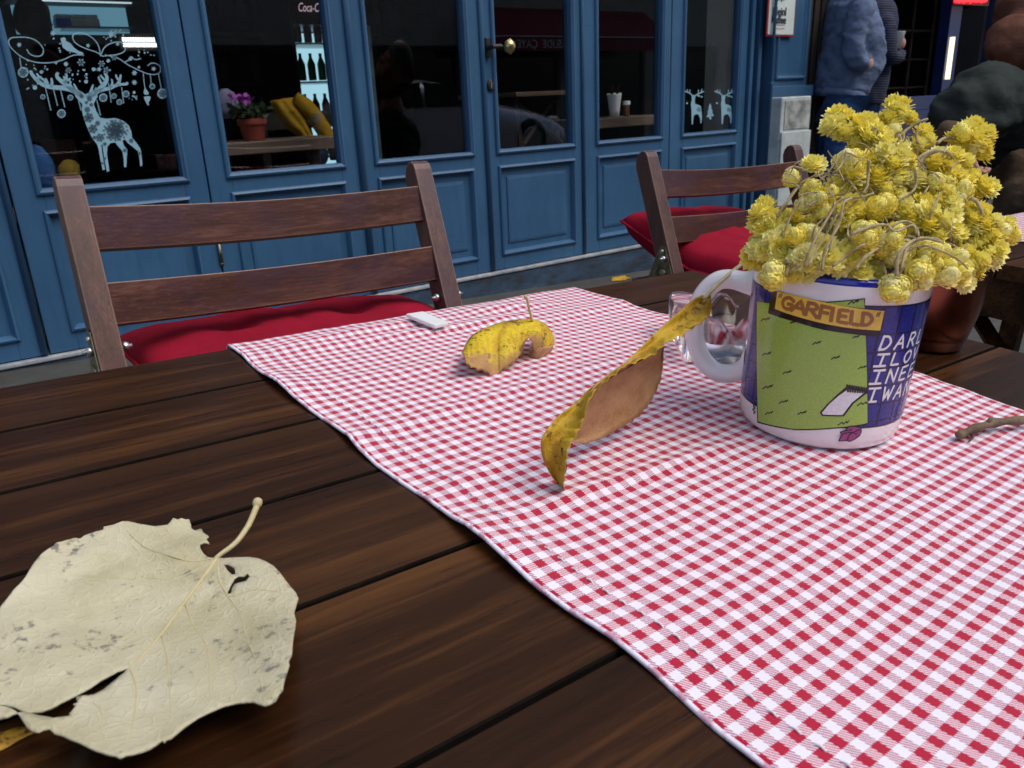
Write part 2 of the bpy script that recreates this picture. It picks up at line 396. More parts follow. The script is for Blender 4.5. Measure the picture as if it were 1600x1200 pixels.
# ---- cafe front
XG = [-.36, .25, .868, 1.483, 2.10, 2.667, 3.267, 3.875]
cafe = fthing('cafe_building', 'blue painted cafe front with six glazed folding doors', 'building', (1.8, DF, -.9))
D0, D1 = DF, DF+.045
ZB, ZT = -.741, 1.42
def leaf(x0, x1, gx, zg=-.2, pz=(-.665,-.282)):
    d = MB()
    x0 += .003; x1 -= .003; ga, gb = gx
    d.box(x0, ga, D0, D1, ZB, ZT); d.box(gb, x1, D0, D1, ZB, ZT)
    d.box(ga, gb, D0, D1, pz[1], zg); d.box(ga, gb, D0, D1, ZB, pz[0]); d.box(ga, gb, D0, D1, 1.30, ZT)
    door = d.build('door', M['blue'], cafe, FW, bevel=.0015, seg=1)
    m = MB()
    m.ring(ga-.022, gb+.022, zg-.022, 1.32, [(0, D0), (.004, D0-.010), (.011, D0-.013), (.016, D0-.008), (.022, D0-.006), (.0235, D0+.020)])
    m.build('glazing_bead', M['blue'], door, FW)
    m = MB()
    m.ring(ga-.014, gb+.014, pz[0]-.014, pz[1]+.014, [(0, D0), (.003, D0-.009), (.010, D0-.012), (.015, D0-.004), (.022, D0+.013), (.052, D0+.013), (.054, D0+.008), (.066, D0+.006)])
    a, b2, c1, c2 = ga-.014+.066, gb+.014-.066, pz[0]-.014+.066, pz[1]+.014-.066
    m.add([(a, D0+.006, c1), (b2, D0+.006, c1), (b2, D0+.006, c2), (a, D0+.006, c2)], [(0,1,2,3)])
    m.build('door_panel', M['blue'], door, FW)
    p = MB(); p.box(ga-.008, gb+.008, D0+.021, D0+.026, zg-.008, 1.30); p.build('glass_pane', M['glass'], door, FW)
    return door
GX = [(-.27, .165), (.342,.785), (.955,1.393), (1.56,2.01), (2.167,2.597), (2.766,3.195), (3.371,3.794)]
doors = [leaf(XG[i], XG[i+1], GX[i]) for i in range(7)]
# cover strips over the meeting edges
for i, xs in ((3, (1.462, 1.500)), (4, (2.082, 2.112)), (5, (2.652, 2.676)), (1, (.222,.250))):
    b = MB(); b.tube([(sum(xs)/2, D0-.004, ZB+.004), (sum(xs)/2, D0-.004, ZT-.004)], (xs[1]-xs[0])/2.6, 8)
    b.build('cover_strip', M['blue'], doors[i], FW, smooth=True)
for i, z in ((1, -.52), (1, .9), (2, -.4), (5, -.5)):
    b = MB(); x = XG[i+1]; b.tube([(x, D0-.006, z), (x, D0-.006, z+.075)], .007, 8); b.ball((x, D0-.006, z-.003), .008); b.ball((x, D0-.006, z+.078), .008)
    b.build('hinge', M['olive_metal'], doors[i], FW, smooth=True)
# wall, jambs, plinth
b = MB(); b.box(-9, 3.875, DF+.01, DF+.30, ZT+.003, 7.5); b.box(-9, -.363, DF+.01, DF+.3, -1.5, ZT+.003)
b.box(3.878, 4.05, DF+.06, DF+.3, -1.6, 7.5)
b.build('wall', M['plaster'], cafe, FW)
b = MB(); b.box(-.6, 3.90, D0-.012, D0-.001, ZT, ZT+.28); b.box(-.6, 3.90, D0-.05, D0-.013, ZT+.24, ZT+.28); b.build('lintel', M['blue'], cafe, FW, bevel=.003)
b = MB(); b.box(3.878, 3.905, D0-.02, D1, ZB, ZT); b.box(3.907, 3.945, D0+.012, D1, ZB, ZT); b.box(3.947, 3.975, D0-.02, D1, ZB, ZT); b.build('door_jamb', M['blue'], cafe, FW, bevel=.004)
b = MB(); b.box(-9, 4.06, D0-.012, D0+.25, -1.6, -.762); b.build('plinth', M['plinth'], cafe, FW, bevel=.006)
b = MB(); b.box(-.6, 3.99, D0-.02, D0+.1, -.760, -.745); b.build('sill', M['sill'], cafe, FW, bevel=.004)
# panelled pilaster at the right end
b = MB(); b.box(4.03, 4.36, D0-.05, D0+.3, -1.6, 7.5)
b.ring(4.035, 4.355, -1.2, -.06, [(.02, D0-.0505), (.024, D0-.062), (.034, D0-.064), (.04, D0-.054), (.055, D0-.052)])
b.ring(4.035, 4.355, .03, 1.9, [(.02, D0-.0505), (.024, D0-.062), (.034, D0-.064), (.04, D0-.054), (.055, D0-.052)])
b.box(4.0, 4.385, D0-.085, D0-.053, -.045, .018)
b.build('pilaster', M['blue'], cafe, FW, bevel=.003)
# door furniture on the fourth leaf
h = MB(); h.box(2.113, 2.137, D0-.012, D0-.0005, .185, .262); h.tube([(2.125, D0-.012, .225), (2.125, D0-.05, .225), (2.165, D0-.055, .225)], [.012,.010,.010], 10)
hd = h.build('handle', M['iron'], doors[4], FW, bevel=.002)
k = MB(); k.ball((0,0,0), (.027,.022,.030), 16, 10)
for v in k.v:
    a = math.atan2(v.z, v.x); v *= 1+.07*math.cos(8*a)
kn = MB(); kn.add([v+Vector((2.205, D0-.058, .224)) for v in k.v], k.f); kn.build('door_knob', M['brass'], doors[4], FW, smooth=True)
k = MB(); k.lathe([(.0, .007), (.014, .007), (.020, .004), (.021, 0)], (0,0,0), 24, Matrix.Rotation(R(90), 3, 'X') @ Matrix.Diagonal((.85, 1.2, 1)))
e = MB(); e.add([v*Vector((1,1,1)).x+Vector((2.132, D0-.004, .072)) for v in k.v], k.f); es = e.build('keyhole_plate', M['iron'], doors[4], FW, smooth=True)
e = MB(); e.box(2.129, 2.135, D0-.0125, D0-.0095, .060, .084); e.build('keyhole', M['zinc'], doors[4], FW)
# the next shop: dark doorway and blue window frame, on the same line
shop = fthing('corner_shop', 'dark open shop entrance with navy frames beyond the cafe', 'building', (6, DF, -1))
b = MB(); b.box(4.362, 4.62, D0+.02, D0+.5, -1.6, 7.5); b.build('door_jamb', M['dark'], shop, FW, bevel=.004)
for i in range(3):
    b = MB(); b.box(4.40+i*.07, 4.45+i*.07, D0+.0, D0+.019, -1.3, 2.2); b.build('carved_moulding', M['dark'], shop, FW, bevel=.006)
M['navy'] = mat_noise('navy_frame_paint', (.006,.016,.085), (.010,.024,.12), 6, .4, .05)
def fx(px, y, d): return at_f(px, y, d).x
b = MB(); b.box(4.622, 16, D0+.02, D0+.3, 2.0, 7.5); b.box(9.9, 16, D0+.02, D0+.3, -1.8, 2.0); b.build('wall', M['plaster2'], shop, FW)
YS = D0+.9
xa, xb = at_f(1380, 150, YS).x, at_f(1466, 150, YS).x; zb = at_f(1430, 158, YS).z
b = MB(); b.box(4.62, xb+.18, YS, YS+.06, zb-.08, zb+.04); b.box(xb, xb+.20, YS-.02, YS+.08, zb-.07+.12, 2.0); b.box(4.62, xb+.2, YS, YS+.05, -1.6, zb-.082)
b.build('door_frame', M['navy'], shop, FW, bevel=.004)
xc, xd = at_f(1556, 20, YS).x, at_f(1580, 20, YS).x
b = MB(); b.box(xc, xc+.14, YS-.02, YS+.08, -1.6, 2.0); b.build('window_frame', M['navy'], shop, FW, bevel=.004)
b = MB(); b.box(xb+.205, xc-.003, YS+.03, YS+.038, -1.6, 2.0); b.build('glass_pane', M['glass'], shop, FW)
b = MB(); b.box(xc+.145, xc+4, YS+.03, YS+.038, -1.6, 2.0); b.build('glass_pane', M['glass'], shop, FW)
xg0, xg1 = at_f(1512, 80, YS+.5).x, at_f(1535, 80, YS+.5).x
b = MB(); b.box(xg1+.05, xg1+.75, YS+.5, YS+.56, -1.6, 2.0); b.build('panel', mat_noise('grey_reflection', (.16,.17,.19), (.24,.25,.27), 3, .5, .1), shop, FW, bevel=.004)  # grey panel standing in for a reflection in the shop glass
b = MB(); b.box(4.62, 14, YS+3, YS+3.1, -1.8, 2.4); b.box(4.62, 14, YS+.08, YS+3, 2.05, 2.15); b.box(14, 14.1, YS+.0, YS+3, -1.8, 2.4); b.build('back_wall', M['inwall'], shop, FW)
p0, p1 = at_f(1486, 58, YS-.03), at_f(1477, 124, YS-.03)
b = MB(); b.tube([(p0.x+.02, YS-.035, p0.z), (p0.x+.02, YS-.035, p1.z)], .022, 10); b.build('tube_light', emit('warm_tube', (1, .86, .55), 1.3), fthing('tube_lamp', 'narrow warm white tube light upright on the navy door frame', 'lamp', (p0.x, YS-.03, p1.z)), FW)
# shelf rack in the dark shop
rk = fthing('rack', 'dim rack with jars inside the dark shop entrance', 'shelf', (5.8, YS+1.2, -1))
q0, q1 = at_f(1385, 100, YS+1.2), at_f(1450, 100, YS+1.2)
for z in (-.35, -.05, .25, .55):
    b = MB(); b.box(q0.x-.3, q1.x, YS+1.2, YS+1.5, z, z+.02); b.build('shelf', M['shelfwood'], rk, FW)
for x in (q0.x-.3, (q0.x+q1.x)/2, q1.x):
    b = MB(); b.box(x-.012, x+.012, YS+1.18, YS+1.199, -1.6, 1.2); b.build('upright', M['shelfwood'], rk, FW)
random.seed(3)
for i in range(3):
    x = q0.x+.05+i*(q1.x-q0.x)/3.4; z = (-.03, .27, -.33)[i]; c = random.choice(((.2,.2,.22), (.15,.1,.07), (.25,.2,.15)))
    t = fthing('jar', ['dull grey jar on the middle shelf of the dim rack', 'brownish jar on the upper shelf of the dim rack', 'pale jar on the lowest shelf of the dim rack'][i], 'jar', (x, YS+1.3, z), 'jars on the dim rack')
    b = MB(); b.lathe([(0,0), (.03,0), (.032,.01), (.032,.09), (.02,.105), (.022,.12), (0,.12)], (x, YS+1.3, z), 12); b.build('jar_body', mat('jar_%d' % i, c, .3), t, FW, smooth=True)

# ---- cafe interior
room = fthing('cafe_room', 'dark cafe room behind the glazed doors', 'room', (2, 5, -.9))
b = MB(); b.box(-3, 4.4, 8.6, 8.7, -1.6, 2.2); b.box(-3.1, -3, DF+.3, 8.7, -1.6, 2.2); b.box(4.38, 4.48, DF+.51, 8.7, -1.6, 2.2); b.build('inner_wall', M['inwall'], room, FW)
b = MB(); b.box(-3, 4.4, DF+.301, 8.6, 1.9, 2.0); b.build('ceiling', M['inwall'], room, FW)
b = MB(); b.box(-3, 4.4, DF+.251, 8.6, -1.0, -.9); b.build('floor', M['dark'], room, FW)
# plaster pier seen through the sixth door
b = MB(); p = at_f(1091, 100, 5.2); b.box(p.x, p.x+.75, 5.2, 5.6, -.9, 1.9); b.build('pier', mat_noise('warm_pier', (.13,.105,.085), (.19,.155,.125), 5, .8, .2), room, FW, bevel=.01)
# bookshelves
for j, (xa_, xb_, yy) in enumerate(((1.9, 3.3, 7.6), (3.4, 4.6, 7.6))):
    bs = fthing('bookshelf', ('bookshelf seen dimly behind the third door', 'bookshelf seen dimly behind the fifth door')[j], 'shelf', (xa_, yy, -.9))
    b = MB(); b.box(xa_, xa_+.03, yy, yy+.3, -.9, 1.6); b.box(xb_-.03, xb_, yy, yy+.3, -.9, 1.6)
    for k in range(6): b.box(xa_+.031, xb_-.031, yy, yy+.3, -.6+k*.42, -.575+k*.42)
    b.build('case', M['shelfwood'], bs, FW)
    bb = [MB() for _ in range(3)]
    for k in range(6):
        x = xa_+.05
        while x < xb_-.1:
            wd = random.uniform(.02, .05); random.choice(bb).box(x, x+wd-.003, yy+.04, yy+.22, -.574+k*.42, -.574+k*.42+random.uniform(.2, .33)); x += wd+(.1 if random.random() < .12 else 0)
    for k, q in enumerate(bb): tag(q.build('book_row', mat('book_%d_%d' % (j, k), [(.12,.05,.03), (.10,.09,.07), (.04,.05,.07)][k], .6), bs, FW), kind='stuff')
# bar shelf behind the doors
for (xa_, xb_, lb) in ((.95, 1.54, 'brown wooden window shelf behind the second door'), (2.95, 3.62, 'brown wooden window shelf behind the fifth door')):
    s_ = fthing('window_shelf', lb, 'shelf', ((xa_+xb_)/2, 3.4, -.9)); b = MB(); b.box(xa_, xb_, 3.32, 3.62, -.155, -.105); b.build('shelf_board', M['shelfwood'], s_, FW, bevel=.004)
    for x in (xa_+.05, xb_-.05): b = MB(); b.box(x-.02, x+.02, 3.5, 3.54, -.9, -.156); b.build('leg', M['shelfwood'], s_, FW)
# potted pink flower
p = at_f(397, 216, 3.42)
pot = fthing('flower_pot', 'red pot with pink flowers on the shelf behind the second door', 'potted plant', (p.x, 3.42, -.104))
b = MB(); b.lathe([(0,0), (.042,0), (.052,.06), (.058,.061), (.060,.085), (.052,.085), (.05,.07), (0,.07)], (p.x, 3.42, -.104), 28); b.build('pot', M['terracotta'], pot, FW, smooth=True, bevel=.001)
random.seed(5); b = MB()
for i in range(70):
    a, rr_, z = random.uniform(0, 6.28), random.uniform(.01, .085), random.uniform(0, .05); c = Vector((p.x+rr_*math.cos(a), 3.42+rr_*math.sin(a)*.8, -.01+z)); s_ = .018
    n1 = Vector((random.gauss(0,1), random.gauss(0,1), random.gauss(0,1))).normalized()*s_; n2 = n1.cross(Vector((random.gauss(0,1), random.gauss(0,1), 1))).normalized()*s_*.7
    b.add([c-n1, c-n2, c+n1, c+n2], [(0,1,2,3)])
tag(b.build('foliage', M['leafgreen'], pot, FW), kind='stuff')
b = MB()
for i in range(60):
    a, rr_ = random.uniform(0, 6.28), random.uniform(0, .035); c = Vector((p.x-.035+rr_*math.cos(a)*1.5, 3.40+rr_*math.sin(a)*.8, .055+random.uniform(-.012, .018))); s_ = .011
    n1 = Vector((random.gauss(0,1), random.gauss(0,1), random.gauss(0,1))).normalized()*s_; n2 = n1.cross(Vector((random.gauss(0,1), random.gauss(0,1), 1))).normalized()*s_
    b.add([c-n1, c-n2, c+n1, c+n2], [(0,1,2,3)])
tag(b.build('blossom', M['pink'], pot, FW), kind='stuff')
p2_ = at_f(352, 150, 3.5)
wr = MB(); wr.ball((p2_.x+.01, 3.52, p2_.z-.03), (.05,.04,.06), 12, 9)
for v in wr.v: v += Vector((0, 0, 1))*.012*noise.noise(v*40)+Vector((1,0,0))*.01*noise.noise(v*60)
wr.build('paper_wrap', M['lilac'], pot, FW, smooth=True)
# yellow jacket over a chair back
jk = fthing('jacket', 'yellow jacket hanging over a chair back behind the second door', 'jacket', (at_f(480, 180, 3.85).x, 3.85, -.4))
def prow(pts, d, th=.0): return [at_f(x, y, d) for x, y in pts]
L = [(418,156),(438,196),(468,214),(480,225),(486,240),(494,256)]; Rr = [(458,151),(471,160),(483,185),(489,210),(494,235),(500,256)]
rows = []
for a, c in zip(L, Rr):
    rows.append([at_f(a[0]+(c[0]-a[0])*t, a[1]+(c[1]-a[1])*t, 3.85-.05*math.sin(3.14*t)+.012*math.sin(t*17)) for t in [i/8 for i in range(9)]])
b = MB(); b.grid(rows); b.build('body_cloth', M['yellowjacket'], jk, FW, smooth=True, solid=.02, sub=1)
b = MB(); b.tube([at_f(x, y, 3.80) for x, y in [(462,152),(478,165),(492,182),(507,205),(520,224)]], [.028,.036,.038,.038,.034], 14); b.build('sleeve', M['yellowjacket'], jk, FW, smooth=True)
b = MB(); b.tube([at_f(x, y, 3.80) for x, y in [(486,178),(494,187)]], [.040,.040], 14, False); b.build('sleeve_band', fabric('grey_band', (.22,.18,.10), (.3,.25,.15)), jk, FW, smooth=True)
b = MB(); b.tube([at_f(x, y, 3.80) for x, y in [(518,221),(526,236),(527,250)]], [.034,.04,.036], 14); b.build('cuff_lining', M['browncloth'], jk, FW, smooth=True)
ic = fthing('indoor_chair', 'dark wooden chair under the yellow jacket inside the cafe', 'chair', (at_f(480, 200, 4.0).x, 4.0, -.9))
x = at_f(470, 200, 4.0).x
for dx in (-.2, .2): b = MB(); b.box(x+dx-.02, x+dx+.02, 3.98, 4.02, -.9, .02); b.build('leg', M['dark'], ic, FW)
for dx in (-.2, .2): b = MB(); b.box(x+dx-.02, x+dx+.02, 4.34, 4.38, -.9, -.45); b.build('leg', M['dark'], ic, FW)
b = MB(); b.box(x-.22, x+.22, 3.96, 4.4, -.448, -.42); b.build('seat', M['dark'], ic, FW); b = MB(); b.box(x-.18, x+.18, 3.985, 4.01, -.08, .0); b.build('backrest', M['dark'], ic, FW)
# drinks fridge
fa, fb_ = at_f(467, 60, 6.2), at_f(503, 60, 6.2)
x0, x1 = at_f(466, 30, 6.2).x-.02, at_f(500, 30, 6.2).x+.42
fg = fthing('drinks_fridge', 'tall lit drinks fridge with dark red header inside the cafe', 'fridge', (x0+.3, 6.4, -.9))
M['fridge_red'] = mat_noise('fridge_red', (.09,.006,.008), (.13,.01,.012), 4, .35, 0); M['fridge_body'] = mat_noise('fridge_body', (.03,.012,.011), (.045,.02,.018), 4, .5, 0)
zt = at_f(490, 30, 6.2).z
b = MB(); b.box(x0-.05, x0-.022, 6.2, 6.8, -.9, zt+.3); b.box(x1, x1+.03, 6.2, 6.8, -.9, zt+.3); b.box(x0-.02, x1-.003, 6.77, 6.8, -.9, zt+.3); b.box(x0-.02, x1-.003, 6.2, 6.767, -.9, -.7); b.build('cabinet', M['fridge_body'], fg, FW, bevel=.005)
b = MB(); b.box(x0-.02, x1-.003, 6.17, 6.767, zt-.04, zt+.3); b.build('header', M['fridge_red'], fg, FW, bevel=.005)
b = MB(); b.box(x0, x0+.035, 6.74, 6.765, -.69, zt-.05); b.box(x0+.04, x1-.01, 6.75, 6.766, -.69, zt-.05); b.build('light_panel', emit('fridge_light', (.38,.68,.82), .72), fg, FW)
for k in range(44):
    z = -.6+k*.03
    if z < zt-.08:
        if k == 0: lm = MB(); lm.box(x0-.005, x0+.02, 6.62, 6.65, z, z+.016); lo_ = lm.build('led', emit('fridge_led', (.75,.92,1), 1.6), fg, FW); lz = z
        else:
            c_ = lo_.copy(); col.objects.link(c_); c_.parent = fg; c_.location = (0, 0, z-lz)
for z in (-.35, -.08, .22, .50):
    b = MB(); b.box(x0+.04, x1-.02, 6.3, 6.73, z-.012, z); b.build('shelf', M['white'], fg, FW)
random.seed(11)
bc = [(.16,.012,.01), (.05,.14,.05), (.04,.10,.22), (.10,.03,.015)]
bm_ = [mat('bottle_%d' % k, bc[k], .15) for k in range(4)]
for zi, z in enumerate((-.34, -.07, .23, .51)):
    for k in range(3):
        x = x0+.09+k*.085
        if x > x1-.05: continue
        t = fthing('bottle', ['leftmost', 'middle', 'rightmost'][k]+[' brown bottle on the lowest shelf of the lit fridge', ' dark red bottle on the second shelf up in the lit fridge', ' green bottle on the third shelf up in the lit fridge', ' dark red bottle on the top shelf of the lit fridge'][zi], 'bottle', (x, 6.4, z), 'bottles in the lit fridge')
        b = MB(); b.lathe([(0,0), (.03,0), (.032,.02), (.032,.12), (.012,.17), (.013,.20), (0,.20)], (x, 6.42, z), 12); b.build('bottle_body', bm_[[3,0,1,0][zi]], t, FW, smooth=True)
def text_mesh(txt, size, material, parent, place, name='lettering', ext=.0, shear=0, align='LEFT', offset=0, mirror=False, xs=1):
    cu_ = bpy.data.curves.new(name, 'FONT'); cu_.body = txt; cu_.size = size; cu_.extrude = ext; cu_.shear = shear; cu_.align_x = align; cu_.offset = offset
    ob = bpy.data.objects.new('tmp_text', cu_); col.objects.link(ob)
    dg = bpy.context.evaluated_depsgraph_get(); me = bpy.data.meshes.new_from_object(ob.evaluated_get(dg))
    bpy.data.objects.remove(ob)
    b = MB(); b.add([Vector((v.co.x*xs, v.co.z, v.co.y)) for v in me.vertices], [tuple(p.vertices) for p in me.polygons])
    for v in b.v:
        if mirror: v.x = -v.x; v.y = -v.y
    b.v = [v+Vector(place) for v in b.v]
    return b.build(name, material, parent, FW)
pc = at_f(465, 13, 6.165)
text_mesh('Coca-Cola', .085, emit('cola_letters', (.8,.62,.72), .38), fg, (pc.x, 6.164, pc.z-.02), shear=.35, xs=.62)
b = MB(); c = at_f(502, 242, 5.5); b.ball(c, (.05,.05,.07), 12, 8); 
tb = fthing('toy_bottle', 'white and blue jar on the cafe floor below the lit fridge', 'jar', c); b.build('jar_body', mat_noise('whiteblue', (.5,.5,.55), (.05,.06,.4), 9, .4, 0, stretch=(.3,.3,1.5)), tb, FW, smooth=True)
# lit back counter seen top left
cn = fthing('display_counter', 'pale blue lit display counter behind the deer window', 'counter', (1.1, 6.4, -.9))
a0, a1 = at_f(20, 12, 6.4), at_f(199, 16, 6.4)
zb_ = at_f(100, 60, 6.4).z
b = MB(); b.box(a0.x, a1.x, 6.45, 6.5, zb_, a1.z+.02); b.build('back_panel', emit('counter_glow', (.22,.52,.72), .30), cn, FW)
b = MB(); b.box(a0.x-.05, a1.x+.03, 6.1, 6.51, zb_-.05, zb_-.003); b.box(a0.x-.05, a1.x+.03, 6.1, 6.51, a1.z+.023, a1.z+.06); b.build('case', M['dark'], cn, FW)
b = MB(); b.box(a0.x+.05, a1.x-.02, 6.16, 6.18, a1.z+.015, a1.z+.022); b.build('added_strip', emit('counter_fill', (.7,.9,1), .55), cn, FW)  # glowing strip added to brighten the boxes from the front
b = MB(); zc = at_f(150, 46, 6.4).z; b.box(a0.x+.25, a1.x, 6.2, 6.44, zc-.012, zc); b.build('shelf', mat('glassy_shelf', (.3,.45,.5), .2), cn, FW)
for i, (px_, c, lb) in enumerate(((101, (.05,.12,.5), 'blue and white box on the lit counter shelf'), (124, (.55,.6,.55), 'pale tub in the middle of the lit counter shelf'), (145, (.6,.66,.62), 'white tub with grey lid, right on the lit counter shelf'))):
    x = at_f(px_, 40, 6.3).x; t = fthing('food_box', lb, 'box', (x, 6.3, zc)); b = MB(); b.box(x-.055, x+.035, 6.24, 6.36, zc, zc+.05); b.build('box_body', mat('food_%d' % i, c, .5), t, FW, bevel=.004)
    b = MB(); b.box(x-.05, x+.03, 6.245, 6.355, zc+.051, zc+.075); b.build('box_lid', mat('food_lid_%d' % i, (.45,.55,.6), .5), t, FW, bevel=.004)
# louvred ceiling lamp
l0, l1 = at_f(191, 58, 5.2), at_f(245, 70, 5.2)
lp = fthing('louvre_lamp', 'white striped fluorescent lamp glowing beside the sticker deer', 'lamp', (l0.x, 5.2, l0.z))
n = 13
zm = (l0.z+l1.z)/2
for r_ in range(2):
    z = zm+.008+(-.028*r_)
    for i in range(n):
        x = l0.x+(l1.x-l0.x)*i/n; b = MB(); b.box(x, x+(l1.x-l0.x)/n*(.55 if r_ == 0 else .9), 5.2, 5.21, z-.010, z+.010)
        if r_ == 0 and i == 0: pass
        b.build('louvre', M.setdefault('lamp', emit('cold_lamp', (.82,.93,1), 2.4)), lp, FW)
b = MB(); b.box(l0.x-.02, l1.x+.02, 5.215, 5.25, zm-.05, zm+.04); b.build('housing', M['dark'], lp, FW)
# white planter and spice jar behind door five
p = at_f(960, 173, 3.45); t = fthing('planter', 'white scalloped planter with dry twigs on the shelf behind door five', 'planter', (p.x, 3.45, -.104))
b = MB(); n = 32; rings = []
for r_, z in ((.0, 0), (.026, 0), (.030,.04), (.040,.115), (.041,.122), (.036,.118), (.028,.03), (0,.03)):
    rings.append([(p.x+r_*math.cos(2*math.pi*j/n), 3.45+r_*math.sin(2*math.pi*j/n), -.104+z+(.005*math.cos(8*2*math.pi*j/n) if z > .11 else 0)) for j in range(n+1)])
b.grid(rings); b.build('pot', M['white'], t, FW, smooth=True, weld=True)
random.seed(2)
for i in range(7):
    a = random.uniform(0, 6.28); b = MB(); b.tube([(p.x, 3.45, -.05), (p.x+.02*math.cos(a), 3.45+.02*math.sin(a), .03), (p.x+.04*math.cos(a), 3.45+.03*math.sin(a), .05+random.uniform(0,.03))], [.0015,.001,.0015], 5); b.build('twig', M['browncloth'], t, FW)
p = at_f(979, 171, 3.45); t = fthing('spice_jar', 'small glass jar with white cap beside the white planter', 'jar', (p.x, 3.45, -.104))
b = MB(); b.lathe([(0,0), (.017,0), (.018,.005), (.018,.05), (.014,.058), (0,.058)], (p.x, 3.45, -.104), 16); b.build('jar_body', mat('jar_brown', (.12,.05,.03), .2), t, FW, smooth=True)
b = MB(); b.lathe([(0,.059), (.021,.059), (.021,.080), (0,.082)], (p.x, 3.45, -.104), 16); b.build('cap', M['white'], t, FW, bevel=.001)
# trestle with crossed legs behind the fourth door
t = fthing('trestle_table', 'wooden table with crossed legs behind the door with the brass knob', 'table', (2.6, 3.9, -.9))
ya = 4.0
def bar(x_, y_, x2, y2, d, w_, nm='brace', th=.03):
    A, B_ = at_f(x_, y_, d), at_f(x2, y2, d); b = MB(); b.tube([A, B_], [(w_, th/2)]*2, 4, up=(0,1,0)); b.build(nm, M['shelfwood'], t, FW)
bar(806,157,878,224, ya, .014); bar(866,157,818,226, ya+.035, .014); bar(806,157,816,238, ya, .016, 'leg'); bar(872,155,872,215, ya+.03, .014, 'leg')
A, B_ = at_f(790,150, ya-.1), at_f(895,143, ya-.1); b = MB(); b.box(A.x, B_.x+.1, ya-.2, ya+.4, (A.z+B_.z)/2-.012, (A.z+B_.z)/2+.012); b.build('table_top', M['shelfwood'], t, FW, bevel=.003)
# a person's dark head and blue bag inside
# ---- decals on the glass (cut sticker shapes)
YD = DF+.019
def z1(x, y): return at_f(x/4, y/4, YD)
def z6(x, y): return at_f(x*260/1600, y*260/1600, YD)
class Decal:
    def __init__(s): s.b = MB(); s.k = MB()
    def poly(s, pts, f=z1, dark=False, dy=0):
        P = [(f(*p).x, f(*p).z) for p in pts]; v, t = fill(P)
        (s.k if dark else s.b).add([(x, YD-dy, z) for x, z in v], t)
    def line(s, pts, w_, f=z1, dark=False, dy=0, sm=5, taper=None):
        P = [f(*p) for p in pts]; P = [Vector((p.x, p.z)) for p in P]; P = smoothline(P, sm) if len(P) > 2 and sm > 1 else P
        ww = w_*.00107 if taper is None else [(w_+(taper-w_)*i/(len(P)-1))*.00107 for i in range(len(P))]
        v, q = ribbon(P, ww); (s.k if dark else s.b).add([(p.x, YD-dy, p.y) for p in v], q)
    def disc(s, x, y, r, f=z1, dark=False, dy=0, n=14, ry=None):
        s.poly([(x+r*math.cos(6.2832*i/n), y+(ry or r)*math.sin(6.2832*i/n)) for i in range(n)], f, dark, dy)
    def flake(s, x, y, r, dark=True, dy=.0006, arms=6, f=z1):
        for i in range(arms):
            a = math.pi*2*i/arms+.2; s.line([(x, y), (x+r*math.cos(a), y+r*math.sin(a))], r*.15, f, dark, dy, 1)
            for sg in (-1, 1):
                s.line([(x+.5*r*math.cos(a), y+.5*r*math.sin(a)), (x+.85*r*math.cos(a+.4*sg), y+.85*r*math.sin(a+.4*sg))], r*.10, f, dark, dy, 1)
    def flower(s, x, y, r, f=z1, dark=False, dy=0, n=5):
        P = []
        for i in range(n*6):
            a = 6.2832*i/(n*6); rr_ = r*(.72+.28*math.cos(n*a)); P.append((x+rr_*math.cos(a), y+rr_*math.sin(a)))
        s.poly(P, f, dark, dy)
    def done(s, door, nm='window_sticker'):
        o = s.b.build(nm, M['decal'], door, FW); 
        if s.k.v: tag(s.k.build('sticker_print', M['decaldark'], door, FW), kind='stuff')
d = Decal()
body = [(470,590),(500,590),(520,605),(540,600),(560,590),(600,585),(612,600),(595,630),(585,650),(600,690),(625,735),(660,742),(720,738),(770,755),(805,785),(820,820),(825,860),(855,895),(878,930),(886,980),(890,1030),(885,1040),(876,1036),(872,990),(862,945),(830,918),(800,895),(780,870),(765,880),(775,910),(795,935),(793,980),(790,1044),(776,1046),(772,985),(765,945),(735,910),(720,890),(690,895),(672,915),(668,960),(684,1070),(668,1074),(655,1010),(648,960),(640,905),(632,905),(640,960),(656,1060),(642,1064),(628,1000),(618,940),(606,900),(580,870),(555,820),(535,770),(518,720),(512,680),(515,650),(490,625),(470,600)]
d.poly(body)
for L_, w0, w1 in (([(520,600),(480,575),(410,552),(330,545),(270,530),(225,495),(198,460),(192,445)], 16, 8), ([(320,545),(325,515),(322,490)], 8, 5), ([(285,530),(280,505),(260,490),(252,478)], 8, 5), ([(235,500),(240,480),(232,460)], 8, 5), ([(300,520),(285,490)], 6, 4),
    ([(500,590),(450,560),(400,520),(365,490),(355,470),(362,457)], 16, 7), ([(400,520),(405,500),(400,478)], 9, 5), ([(408,520),(416,490),(414,462)], 8, 5), ([(410,510),(440,490)], 7, 4), ([(460,560),(440,530),(438,505)], 8, 4), ([(490,580),(472,545),(462,525)], 7, 4),
    ([(545,605),(600,575),(640,540),(665,505),(668,480),(658,462)], 16, 7), ([(600,572),(640,560),(690,550),(735,530),(790,525),(794,515)], 12, 6), ([(640,530),(625,505),(615,480)], 8, 4), ([(655,500),(635,480),(630,470)], 7, 4), ([(690,548),(702,520),(698,495)], 8, 4), ([(735,530),(748,500),(755,468)], 10, 5), ([(745,505),(728,482),(725,468)], 7, 4), ([(560,600),(572,560),(582,530)], 10, 4), ([(590,580),(600,550)], 7, 4)):
    d.line(L_, w0, taper=w1)
